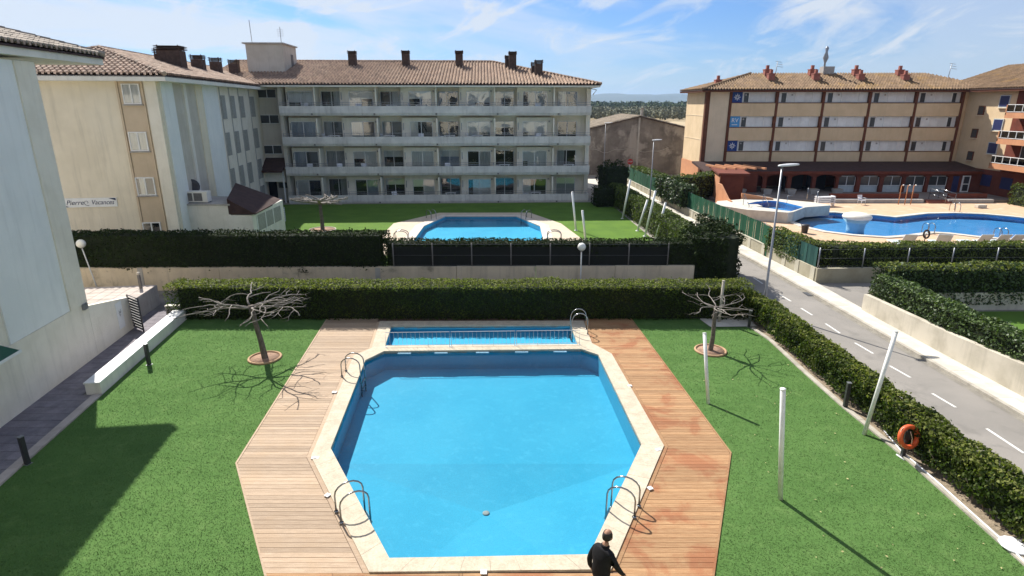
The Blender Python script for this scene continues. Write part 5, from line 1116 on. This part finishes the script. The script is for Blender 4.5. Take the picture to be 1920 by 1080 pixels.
sw2 = thing('sloping_wall', 'pink sloping parapet beside the raised paddling pool terrace', 'wall', (20.6, 53.4, 0)); MB().add([(0, 0, 0), (2.6, -.6, 0), (2.6, -.4, 0), (0, .2, 0), (0, 0, 1.35), (2.6, -.6, .95), (2.6, -.4, .95), (0, .2, 1.35)], [(3, 2, 1, 0), (4, 5, 6, 7), (0, 1, 5, 4), (1, 2, 6, 5), (2, 3, 7, 6), (3, 0, 4, 7)]).build('wall', 'terracotta_orange', sw2)
# right-hand wing of the red hotel
rw = thing('red_hotel_wing', 'yellow and red wing with white balconies at the right edge', 'building', (48.4, 66, 0), rad(0))
MB().box(0, 14, -14, 4, 0, 10.2).build('wall', 'stucco_yellow', rw); MB().box(-.12, -.003, -13.9, -.3, 0, 2.6).build('base_wall', 'terracotta_red', rw)
MB().box(-.10, -.003, -13.9, -6.3, 2.62, 10.18).build('red_panel', 'terracotta_red', rw)
def wz(px, py): # on plane x=48.4
    d = _ray(px, py); t = 48.4 / d[0]; return d[1] * t - 66, CH + d[2] * t
for px, py, hw, hh_ in [(1841, 207, .33, .38), (1828, 250, .33, .38), (1820, 292, .33, .38), (1885, 190, .55, .5), (1872, 234, .55, .5), (1862, 278, .55, .5)]:
    y, z = wz(px, py); f = MB().box(-.09, -.003, y - hw - .08, y + hw + .08, z - hh_ - .08, z + hh_ + .08).build('window', 'pier_brown' if hw < .4 else 'lounger_fabric', rw); MB().box(-.10, -.09, y - hw, y + hw, z - hh_, z + hh_).build('pane', 'glazing_dark' if hw < .4 else 'door_blue', f); MB().box(-.2, -.003, y - hw - .12, y + hw + .12, z - hh_ - .16, z - hh_ - .09).build('sill', 'stucco_pale', f)
for k, zf in enumerate((7.95, 5.55, 3.2)):
    ya = -7.0 + .25 * k; yb = -12.5
    bl = MB().box(-1.5, -.12, yb, ya, zf - .25, zf).build('balcony', 'terracotta_orange', rw); MB().box(-1.5, -1.38, yb, ya, zf + .001, zf + .25).build('parapet', 'terracotta_orange', bl); MB().box(-1.5, -.12, ya - .1, ya, zf + .001, zf + (.95 if k < 2 else .3)).build('side_parapet', 'terracotta_orange', bl); r_ = MB()
    for z in (.3, .95): r_.box(-1.48, -1.42, yb, ya - .1, zf + z, zf + z + .05)
    y = yb
    while y < ya: r_.box(-1.48, -1.43, y, y + (.05), zf + .3, zf + .95); y += .9
    r_.build('rail', 'white_paint', bl); MB().box(-1.46, -1.45, yb, ya - .1, zf + .36, zf + .93).build('rail_panel', 'window_glass', bl)
    window_ = MB().box(-.14, -.101, -11, -8.2, zf + .05, zf + 2.0).build('balcony_door', 'glazing_white', rw); MB().box(-.15, -.14, -10.9, -8.3, zf + .1, zf + 1.95).build('pane', 'glazing_dark', window_)
MB().box(-.8, 14.8, -14.8, 4.8, 10.18, 10.40).build('eave_board', 'pier_brown', rw)
roof_slope(rw, (-.85, 4.8), (-.85, -14.85), (1, 0), 7.8, 2.6, 0, 1, 'roof_tile_ochre', 10.42, .32); roof_slope(rw, (-.85, -14.85), (14.8, -14.85), (0, 1), 7.8, 2.6, 1, 1, 'roof_tile_ochre', 10.42, .32)
chimney(rw, 3.2, -4.2, 11, 12.7, .6, .6, 'chimney_red', 1)
for px, py, lab in [(1850, 340, 0), (1890, 340, 0)]:
    y, z = wz(px, py); MB().box(-.16, -.121, y - .7, y + .7, 1.0, 2.1).build('blue_window', 'door_blue', rw)
# ------------------------------------------------------------------ hotel pool garden
hpo = ccw(HP); cxh, cyh = np.mean([p[0] for p in hpo]), np.mean([p[1] for p in hpo])
def offset(poly, d):
    n = len(poly); out = []
    for i in range(n):
        a, b, c = (np.array(poly[(i + k) % n]) for k in (-1, 0, 1)); e1 = (b - a) / np.linalg.norm(b - a); e2 = (c - b) / np.linalg.norm(c - b); nn = np.array([e1[1] + e2[1], -e1[0] - e2[0]]); nn /= np.linalg.norm(nn); out.append(tuple(b + nn * d))
    return out
hoff = offset(hpo, .5)
area('pool_terrace', 'peach_paving', [(16.6, 33.2), (55, 34), (55, 56.6), (16.6, 56.6)], [hpo], .006)
ch = struct(bpy.data.objects.new('hotel_pool_coping', None)); C.objects.link(ch)
for i in range(len(hpo)): j = (i + 1) % len(hpo); quadstones(ch, hpo[i], hpo[j], hoff[i], hoff[j], 1.3, -.05, .07, 'slab_light')
basin('hotel_pool_basin', HP, .0, -.42, 'pool_liner_hotel', None, -.08, 'water_far')
kp = [G(x, y, .84) for x, y in [(1401, 381.5), (1418, 378), (1440, 376), (1458, 377), (1474, 380), (1490, 384), (1507, 388), (1497, 392), (1483, 396), (1465, 394), (1447, 391), (1430, 389), (1412, 386)]]
ko = [G(x, y, .84) for x, y in [(1385, 374), (1410, 371), (1440, 371), (1470, 374), (1500, 377), (1530, 379.5), (1557, 385), (1510, 388.5), (1487, 397.5), (1478, 398.5), (1440, 396), (1400, 393), (1340, 384), (1345, 377)]]
kt = thing('raised_paddling_pool', 'raised white paddling pool terrace at the left of the hotel pool', 'paddling pool', (0, 0, 0))
b = MB(); loops = [ccw(ko), ccw(kp)[::-1]]; tri = tessellate_polygon([[Vector((p[0], p[1], 0)) for p in l] for l in loops]); pts = [p for l in loops for p in l]
fs = []
for t_ in tri:
    a_, b_, c_ = (pts[i] for i in t_); ar_ = (b_[0] - a_[0]) * (c_[1] - a_[1]) - (c_[0] - a_[0]) * (b_[1] - a_[1]); fs.append(tuple(t_) if ar_ > 0 else tuple(t_)[::-1])
b.add([(p[0], p[1], .84) for p in pts], fs)
po = ccw(ko)
for i in range(len(po)): a_, c_ = po[i], po[(i + 1) % len(po)]; b.add([(a_[0], a_[1], .84), (a_[0], a_[1], 0), (c_[0], c_[1], 0), (c_[0], c_[1], .84)], [(0, 1, 2, 3)])
b.build('terrace', 'slab_light', kt); bq = MB(); pk = ccw(kp)
for i in range(len(pk)): a_, c_ = pk[i], pk[(i + 1) % len(pk)]; bq.add([(a_[0], a_[1], .84), (c_[0], c_[1], .84), (c_[0], c_[1], .3), (a_[0], a_[1], .3)], [(0, 1, 2, 3)])
tri = tessellate_polygon([[Vector((q[0], q[1], 0)) for q in pk]]); bq.add([(q[0], q[1], .3) for q in pk], [tuple(t_) for t_ in tri]); bq.build('basin', 'pool_liner_hotel', kt); area('water', 'water_far', kp, (), .76, kt)
ax_, ay_ = G(1412, 408); bx_, by_ = G(1438, 409)
for k in range(4): MB().box(ax_, bx_, ay_ + .3 * k, ay_ + 2.0, .2 * k, .2 * k + .195).build('step', 'slab_light', kt)
for px in (1402, 1439): x, y = G(px, 408); MB().tube([(x, y, 0), (x, y, 1.0), (x, y + 1.3, 1.75), (x, y + 1.3, .8)], .025, 6).build('handrail', 'steel', kt)
for px, py in ((1513, 372), (1531, 380)): x, y = G(px, py, .84); MB().tube([(x, y, .8), (x, y, 1.8)], .035, 6).build('rail_post', 'steel', kt)
x, y = G(1475, 382, .84); MB().tube([(x, y, .84), (x, y, 1.5), (x + .5, y, 1.6)], .02, 6).build('rail', 'steel', kt)
# mushroom fountain
x, y = G(1603, 431); ms = thing('mushroom_fountain', 'pale blue mushroom-shaped fountain standing in the hotel pool', 'fountain', (x, y, -1.1)); MB().lathe([(.62, .69), (.60, 1.2), (.66, 1.6), (.95, 1.95)], 0, 0, 24).build('stem', 'umbrella_blue', ms); MB().lathe([(.95, 1.951), (1.0, 2.1), (.95, 2.22), (.6, 2.36), (.1, 2.42)], 0, 0, 24).build('cap', 'plaster_white', ms)
# loungers by the hedge and life ring
def lounger(x, y, rz, label):
    t = thing('sun_lounger', label, 'sun lounger', (x, y, .01), rz, 'sun loungers by the hotel pool hedge'); MB().box(-.36, .36, -.2, 1.35, .30, .34).build('seat', 'lounger_fabric', t)
    MB().add([(-.36, -.2, .31), (.36, -.2, .31), (.36, -.75, 1.08), (-.36, -.75, 1.08), (-.36, -.16, .34), (.36, -.16, .34), (.36, -.71, 1.11), (-.36, -.71, 1.11)], [(3, 2, 1, 0)[::-1], (4, 5, 6, 7), (0, 1, 5, 4), (1, 2, 6, 5), (2, 3, 7, 6), (3, 0, 4, 7)]).build('backrest', 'lounger_fabric', t)
    for sx in (-.38, .38): MB().tube([(sx, 1.35, .3), (sx, -.2, .3), (sx, -.76, 1.10)], .025, 6).build('frame', 'white_plastic', t)
    for sx in (-.34, .34):
        for yy in (1.2, -.1): MB().tube([(sx, yy, 0), (sx, yy, .3)], .025, 6).build('leg', 'white_plastic', t)
    return t
for px, rz, lab in [(1696, -.1, 'leftmost grey lounger behind the clipped hedge, left of the life ring'), (1765, -.35, 'grey lounger just right of the life ring, turned askew'), (1834, .0, 'third grey lounger from the left behind the hedge'), (1867, .05, 'fourth grey lounger from the left, touching the last one'), (1893, .05, 'rightmost grey lounger behind the hedge')]:
    y = 37.6; lounger(rxw(px, y, 448), y, rz, lab)
x = rxw(1735, 37.3, 450); lr = thing('life_ring', 'dark life ring on a stand between two grey loungers', 'life ring', (x, 37.3, 0)); MB().tube([(0, .06, 0), (0, .06, 1.1)], .03, 6).build('stand', 'metal_dark', lr); MB().torus((0, 0, 1.05), (.35, -1, .15), .25, .055, 24, 8).build('ring', 'tyre_black', lr)
x, y = G(1508, 437); bn = thing('litter_bin', 'small dark litter bin on the terrace beside the hotel pool', 'bin', (x, y, 0)); MB().lathe([(.2, 0), (.26, .55), (.3, .56), (.3, .62)], 0, 0, 14).build('bin', 'metal_dark', bn)
def armchair(x, y, z, rz, label, group, m='white_plastic'):
    t = thing('plastic_chair', label, 'chair', (x, y, z), rz, group); MB().box(-.24, .24, -.24, .22, .42, .45).build('seat', m, t)
    MB().add([(-.24, .18, .45), (.24, .18, .45), (.26, .3, .88), (-.26, .3, .88), (-.24, .21, .45), (.24, .21, .45), (.26, .33, .88), (-.26, .33, .88)], [(0, 1, 2, 3), (7, 6, 5, 4), (0, 4, 5, 1), (1, 5, 6, 2), (2, 6, 7, 3), (3, 7, 4, 0)]).build('backrest', m, t)
    for sx in (-.23, .23):
        for yy in (-.22, .2): MB().tube([(sx, yy, 0), (sx * .95, yy, .42)], .022, 6).build('leg', m, t)
        MB().tube([(sx * 1.1, .24, .64), (sx * 1.12, -.2, .64), (sx, -.22, .42)], .022, 6).build('armrest', m, t)
    return t
armchair(rxw(1612, 55.6, 378), 55.3, .0, .3, 'white plastic chair on the shaded strip before the low red wall', None)
pc = thing('stacked_chairs', 'cluster of white plastic loungers standing at the end of the paddling pool terrace', 'loungers', (rxw(1547, 54.5, 374), 54.5, 0), .2)
for k in range(4): MB().box(-.9, .9, -.3 + .02 * k, .3, .35 + .16 * k, .40 + .16 * k).build('lounger', 'white_plastic', pc)
for sx in (-.8, .8): MB().box(sx - .03, sx + .03, -.28, .28, 0, .95).build('support', 'white_plastic', pc)
for (px, py), lab in [((1793, 398), 'steel ladder at the far edge of the hotel pool'), ((1735, 436), 'steel handrail at the near bulge of the hotel pool'), ((1869, 446), 'steel handrail near the right loungers at the hotel pool')]:
    x, y = G(px, py); ladder(x, y, -math.pi / 2 if py < 410 else math.pi / 2, lab, reach=.6, r=.028, z=.07)
for px in (1686, 1698, 1709):
    x = rxw(px, 55.3, 380); sh = thing('shower_post', 'thin terracotta shower post with white head before the glazed arcade, %s of three' % {1686: 'left', 1698: 'middle', 1709: 'right'}[px], 'shower', (x, 55.4, 0), 0, 'shower posts'); MB().tube([(0, 0, 0), (0, 0, 1.75), (0, -.2, 1.85)], .04, 7).build('pipe', 'terracotta_orange', sh); MB().ball((0, -.24, 1.84), .07).build('head', 'lamp_globe', sh)
x, y = G(1838, 390); cs = thing('pool_toys', 'small cream box lying on the peach terrace right of the pool', 'box', (x, y, .01)); MB().box(-.4, .4, -.25, .25, 0, .3).build('box', 'ring_pale', cs, .03)
hedge('round clipped bush at the right edge of the pool terrace', [(46.6, 54.5), (52, 54.5)], 2.6, .0, 1.75, 90, .16, 'hedge_leaf_fine', amp=.25, name='bush', cat='bush')
# stacked sun loungers beside the annex
r9 = random.Random(2)
for k, (px, py, n, rz, lab) in enumerate([(508, 396, 6, .25, 'rear stack of blue and white sun loungers beside the shed'), (505, 408, 5, .3, 'middle stack of blue and white sun loungers beside the shed'), (512, 420, 7, .35, 'front stack of blue and white sun loungers beside the shed')]):
    x, y = G(px, py); t = thing('lounger_stack', lab, 'sun loungers', (x, y, 0), rz, 'stacks of sun loungers')
    for q in range(n): z = .25 + q * .15; l_ = MB().box(-.9, .95, -.33, .33, z, z + .05).build('lounger', 'lounger_blue', t); MB().box(-.92, .97, -.37, -.331, z - .03, z + .06).box(-.92, .97, .331, .37, z - .03, z + .06).build('frame', 'white_plastic', l_)
    for sx in (-.7, .75):
        for sy in (-.3, .3): MB().box(sx - .03, sx + .03, sy - .03, sy + .03, 0, .24).build('leg', 'white_plastic', t)
# furniture on the hotel balconies
def hw(xl, yl): return HO[0] + xl * math.cos(HA) - yl * math.sin(HA), HO[1] + xl * math.sin(HA) + yl * math.cos(HA)
names = ['top', 'third-floor', 'second', 'lowest']; pos = ['first from the left', 'second from the left', 'third from the left', 'fourth from the left', 'fifth from the left', 'sixth from the left', 'seventh from the left', 'eighth from the left', 'ninth from the left', 'last on the right']
wl_ = sorted([((a + b) / 2) for a, b in WB + WR]); fur = [(0, 0), (0, 2), (0, 3), (0, 4), (0, 6), (0, 8), (1, 1), (1, 3), (1, 4), (1, 5), (1, 6), (1, 8), (2, 0), (2, 1), (2, 2), (2, 5), (2, 7), (2, 9), (3, 3), (3, 5), (3, 8)]
fn = ['top-floor', 'second-highest', 'second-lowest', 'lowest']
for r_, i in fur:
    xl = hs(wl_[i], 180, .8); x, y = hw(xl + r9.uniform(-.3, .3), .72)
    if r9.random() < .6:
        t = thing('plastic_table', 'white table on the %s balcony before the window %s' % (fn[r_], pos[i]), 'table', (x, y, FL[r_] + .003), HA, 'white tables on the hotel balconies')
        MB().box(-.5, .5, -.3, .3, .70, .74).build('tabletop', 'white_plastic', t)
        for sx in (-.42, .42):
            for sy in (-.24, .24): MB().box(sx - .025, sx + .025, sy - .025, sy + .025, 0, .699).build('leg', 'white_plastic', t)
        if r9.random() < .6: x2, y2 = hw(xl - .75, .75); armchair(x2, y2, FL[r_] + .003, HA + 1.4, 'white plastic chair beside the table on the %s balcony, window %s' % (fn[r_], pos[i]), 'white chairs on the hotel balconies')
    else: armchair(x, y, FL[r_] + .003, HA + r9.uniform(-.5, .5), 'white plastic chair on the %s balcony before the window %s' % (fn[r_], pos[i]), 'white chairs on the hotel balconies')
# ------------------------------------------------------------------ barn, fields, woods, hills
bn = thing('barn', 'long grey rendered barn with a shallow tiled gable at the end of the road', 'building', (16.5, 80, 0))
ap = 7.45; sl_ = .235; xl, xr = -9.5, 8.5
MB().add([(xl, 0, 0), (xr, 0, 0), (xr, 0, ap + sl_ * -xr), (0, 0, ap), (xl, 0, ap + sl_ * xl), (xl, 14, 0), (xr, 14, 0), (xr, 14, ap - sl_ * xr), (0, 14, ap), (xl, 14, ap + sl_ * xl)], [(0, 1, 2, 3, 4), (9, 8, 7, 6, 5), (1, 6, 7, 2), (5, 0, 4, 9)]).build('wall', 'wall_barn', bn)
roof_slope(bn, (xl - .3, 14.2), (xl - .3, -.25), (1, 0), -xl + .3, sl_ * (-xl + .3), 0, 0, 'roof_tile_barn', ap + sl_ * (xl - .3), .35, base=True); roof_slope(bn, (xr + .3, -.25), (xr + .3, 14.2), (-1, 0), xr + .3, sl_ * (xr + .3), 0, 0, 'roof_tile_barn', ap - sl_ * (xr + .3), .35)
MB().box(.2, .5, .3, .6, ap, ap + 1.0).build('flue', 'cement_grey', bn); MB().box(.08, .62, .18, .72, ap + 1.0, ap + 1.06).build('flue_cap', 'metal_grey', bn)
pts = [(xl + 1 + k * .5, -.02, 3.2 + .25 * math.sin(k * .55) + .12 * math.sin(k * 1.3)) for k in range(26)]; MB().tube(pts, .03, 5).build('crack_ridge', 'cement_grey', bn)
MB().box(-.12, .12, -.05, -.0, 0, ap - .15).build('buttress', 'cement_grey', bn)
area('tilled_field', 'field', [(-120, 97), (260, 97), (330, 400), (-160, 400)], (), .0)
def treeband(name, n, yr, ratio, h, size, cards, m, label, base=lambda x, y: 0.):
    yy = np.sqrt(RNG.uniform(yr[0] ** 2, yr[1] ** 2, n)); xx = yy * RNG.uniform(ratio[0], ratio[1], n); hh = RNG.uniform(h[0], h[1], n); bz = np.array([base(x, y) for x, y in zip(xx, yy)])
    P = []; NN = []
    for x, y, H_, b0 in zip(xx, yy, hh, bz):
        k = cards; d = RNG.normal(0, 1, (k, 3)); d /= np.linalg.norm(d, axis=1)[:, None]; r_ = RNG.uniform(.55, 1, k)[:, None]
        P.append(np.array([x, y, b0 + H_ * .58]) + d * r_ * np.array([H_ * .42, H_ * .42, H_ * .42])); NN.append(d)
    P = np.concatenate(P); NN = np.concatenate(NN); V, F = leafquads(P, NN, size, .5, .8); o = bulk(name, V, F, m); tag(o, label, 'trees', kind='stuff'); return o
rise_ = lambda x, y: max(0., (y - 500) * .012)
treeband('bare_woodland', 1500, (330, 620), (-.02, .42), (4, 7.5), 1.3, 70, 'tree_bare', 'grey brown leafless trees covering the plain beyond the barn', lambda x, y: 0)
treeband('pine_woodland', 150, (380, 600), (.05, .42), (5, 7.5), 1.3, 80, 'tree_pine', 'dark evergreen trees scattered among the bare woodland')
treeband('far_pines', 700, (650, 1250), (-.02, .45), (7, 12), 2.6, 40, 'tree_pine', 'dark green pine belt on the horizon below the blue hills', lambda x, y: max(0., (y - 650) * .006))
def hills(name, y0, y1, zmax, seed, m, ny=18, nx=160):
    xs = np.linspace(-8900, 8900, nx); ysr = np.linspace(y0, y1, ny); V = []; F = []
    for j, y in enumerate(ysr):
        for i, x in enumerate(xs):
            u = (j / (ny - 1)); env = math.sin(math.pi * u) ** .8
            f = .62 + .22 * math.sin(x * .0011 + seed) + .12 * math.sin(x * .0027 + seed * 2.3 + u) + .06 * math.sin(x * .0071 + seed * 5 + 2 * u) + .03 * math.sin(x * .017 + 3 * u)
            V.append((x, y, zmax * env * f - 1))
    for j in range(ny - 1):
        for i in range(nx - 1): a = j * nx + i; F.append((a, a + 1, a + nx + 1, a + nx))
    o = bulk(name, V, F, m); return struct(o)
hills('hills', 5600, 8800, 150, 1.1, 'hill_blue')
hills('rolling_plain', 700, 3200, 12, 4.0, 'ground_far')
# ------------------------------------------------------------------ our own apartment block, behind the viewpoint
ob = thing('home_building', 'cream apartment block facing the near pool from behind the viewpoint', 'building', (-14, -1.6, 0), 0)
MB().box(-4, 32, -12, 0, 0, 11).build('wall', 'plaster_cream', ob)
for k in range(9):
    for r_ in range(4): f = MB().box(1 + 3.3 * k, 2.7 + 3.3 * k, 0, .06, .3 + 2.7 * r_, 2.3 + 2.7 * r_).build('window', 'white_paint', ob); MB().box(1.06 + 3.3 * k, 2.64 + 3.3 * k, .06, .07, .36 + 2.7 * r_, 2.24 + 2.7 * r_).build('pane', 'glazing_dark', f)
# ------------------------------------------------------------------ the walking man
def person():
    P0 = (1.585, 8.66, CT); t = thing('person', 'man in black jacket and trousers walking at the near right corner of the big pool', 'person', P0, rad(38))
    # local frame: +x is the walking direction, y to his left; one skinned body
    J = [(0, 0, .93, .15, .175), (.01, 0, 1.06, .15, .185), (.03, 0, 1.22, .155, .205), (.05, 0, 1.36, .135, .205), (.075, 0, 1.44, .075, .10), (.095, 0, 1.50, .055, .058), (.115, 0, 1.555, .05, .055)]
    V = [(j[0], j[1], j[2]) for j in J]; Rd = [(j[3], j[4]) for j in J]; E = [(i, i + 1) for i in range(6)]
    def chain(start, pts):
        p = start
        for (x, y, z, r) in pts: V.append((x, y, z)); Rd.append((r, r)); E.append((p, len(V) - 1)); p = len(V) - 1
        return p
    for s, arm in ((1, [(.04, .17, 1.37, .078), (.00, .22, 1.25, .064), (-.05, .24, 1.10, .055), (-.03, .24, .96, .044), (.03, .25, .86, .030)]), (-1, [(.05, -.17, 1.37, .078), (.09, -.23, 1.25, .064), (.16, -.25, 1.11, .055), (.25, -.25, .98, .044), (.32, -.25, .88, .030)])):
        w = chain(3, arm); x, y, z = V[w]
        hd = (Vector(V[w]) - Vector(V[E[-1][0]])).normalized(); h = chain(w, [(x + hd.x * .045, y, z + hd.z * .045, .034), (x + hd.x * .085, y, z + hd.z * .085, .036)])
        hx, hy, hz = V[h]; side = Vector((0, 1, 0)).cross(hd).normalized()
        for k, L in enumerate((.068, .078, .073, .058)):
            o_ = side * ((k - 1.5) * .019); chain(h, [(hx + o_.x + hd.x * .03, hy - s * .004, hz + o_.z + hd.z * .03, .0095), (hx + o_.x + hd.x * (.03 + L * .5), hy - s * .012, hz + o_.z + hd.z * (.03 + L * .5), .0085), (hx + o_.x + hd.x * (.02 + L), hy - s * .035, hz + o_.z + hd.z * (.02 + L), .0075)])
        o_ = side * -.035; chain(w, [(x + o_.x + hd.x * .05, y - s * .012, z + o_.z + hd.z * .05, .012), (x + o_.x * 1.4 + hd.x * .09, y - s * .03, z + o_.z * 1.3 + hd.z * .09, .0095)])
    for s, leg in ((1, [(.0, .095, .86, .105), (.10, .10, .66, .082), (.20, .10, .47, .062), (.17, .10, .30, .056), (.12, .10, .10, .042), (.15, .105, .045, .042), (.27, .12, .035, .035)]), (-1, [(.0, -.095, .86, .105), (-.04, -.10, .66, .082), (-.07, -.10, .48, .062), (-.19, -.10, .32, .056), (-.31, -.10, .17, .042), (-.30, -.105, .10, .042), (-.20, -.12, .05, .034)])): chain(0, leg)
    me = bpy.data.meshes.new('person_skeleton'); me.from_pydata(V, E, []); o = bpy.data.objects.new('tmp', me); C.objects.link(o)
    md = o.modifiers.new('s', 'SKIN'); md.use_smooth_shade = True
    for i, r in enumerate(Rd): me.skin_vertices[0].data[i].radius = (r[1], r[0]) if i < 7 else r; me.skin_vertices[0].data[i].use_root = (i == 0)
    o.modifiers.new('u', 'SUBSURF').levels = 2; dg = bpy.context.evaluated_depsgraph_get(); body = bpy.data.meshes.new_from_object(o.evaluated_get(dg)); bpy.data.objects.remove(o)
    body.materials.clear(); body.materials.append(MATS['cloth_black']); body.materials.append(MATS['skin'])
    # head welded into the same mesh: skull, jaw, nose, ears
    bm = bmesh.new(); bm.from_mesh(body)
    for f in bm.faces:
        c = f.calc_center_median(); hand = abs(c.y) > .22 and c.z < .90 and c.z > .7; f.material_index = 1 if (hand or c.z > 1.50) else 0; f.smooth = True
    def blob(cx_, cy_, cz_, rx_, ry_, rz_, fn=None):
        r = bmesh.ops.create_uvsphere(bm, u_segments=20, v_segments=14, radius=1.)
        for v in r['verts']:
            x, y, z = v.co; 
            if fn: x, y, z = fn(x, y, z)
            v.co = (cx_ + x * rx_, cy_ + y * ry_, cz_ + z * rz_)
        for f in {f for v in r['verts'] for f in v.link_faces}: f.material_index = 1; f.smooth = True
    def skull(x, y, z):
        if z < -.1: k = 1 + z * .28; y *= k; x = x * (1 + z * .12) + .10 * (-z)
        if x > .6: x = .6 + (x - .6) * .6
        return x, y, z
    blob(.135, 0, 1.655, .100, .078, .122, skull); blob(.232, 0, 1.640, .020, .013, .022); blob(.128, .080, 1.645, .018, .010, .030); blob(.128, -.080, 1.645, .018, .010, .030)
    for s in (-1, 1): blob(.212, s * .031, 1.664, .012, .014, .008)
    blob(.218, 0, 1.598, .010, .024, .008)
    bm.to_mesh(body); bm.free(); bo = bpy.data.objects.new('body', body); C.objects.link(bo); bo.parent = t
    hb = MB(); n, m_ = 20, 8; vs = []            # short hair round the back and sides, balding crown
    for i in range(m_ + 1):
        ph = rad(48) + rad(62) * i / m_
        for k in range(n + 1): th = rad(68) + rad(224) * k / n; vs.append((.133 + .1045 * math.sin(ph) * math.cos(th), .082 * math.sin(ph) * math.sin(th), 1.657 + .126 * math.cos(ph)))
    hb.add(vs, [(i * (n + 1) + k, i * (n + 1) + k + 1, (i + 1) * (n + 1) + k + 1, (i + 1) * (n + 1) + k) for i in range(m_) for k in range(n)], True); ho = hb.build('hair', 'hair', t); sd = ho.modifiers.new('t', 'SOLIDIFY'); sd.thickness = .006
    jb = MB(); jb.lathe([(.12, 0), (.118, .03)], 0, 0, 18); cb = MB().torus((.085, 0, 1.475), (.35, 0, 1), .066, .018, 20, 8).build('collar', 'cloth_black', t)
    for (x, y) in ((.20, .11), (-.25, -.11)):
        s_ = MB().ball((x, y, .05 if x > 0 else .075), .135, .05, .05); so = s_.build('shoe', 'metal_dark', t)
    return t
person()
# ------------------------------------------------------------------ the air
hz = bpy.data.materials.new('haze'); hz.use_nodes = True; t_ = hz.node_tree; t_.nodes.clear(); vo = N(t_, 'ShaderNodeVolumePrincipled'); vo.inputs['Color'].default_value = (.50, .70, 1, 1); vo.inputs['Density'].default_value = 9e-5; vo.inputs['Anisotropy'].default_value = .2
ou = N(t_, 'ShaderNodeOutputMaterial'); t_.links.new(vo.outputs[0], ou.inputs['Volume']); MATS['haze'] = hz
h_ = MB().box(-9100, 9100, -2100, 12600, -3, 175).build('haze', 'haze'); tag(h_, kind='stuff')
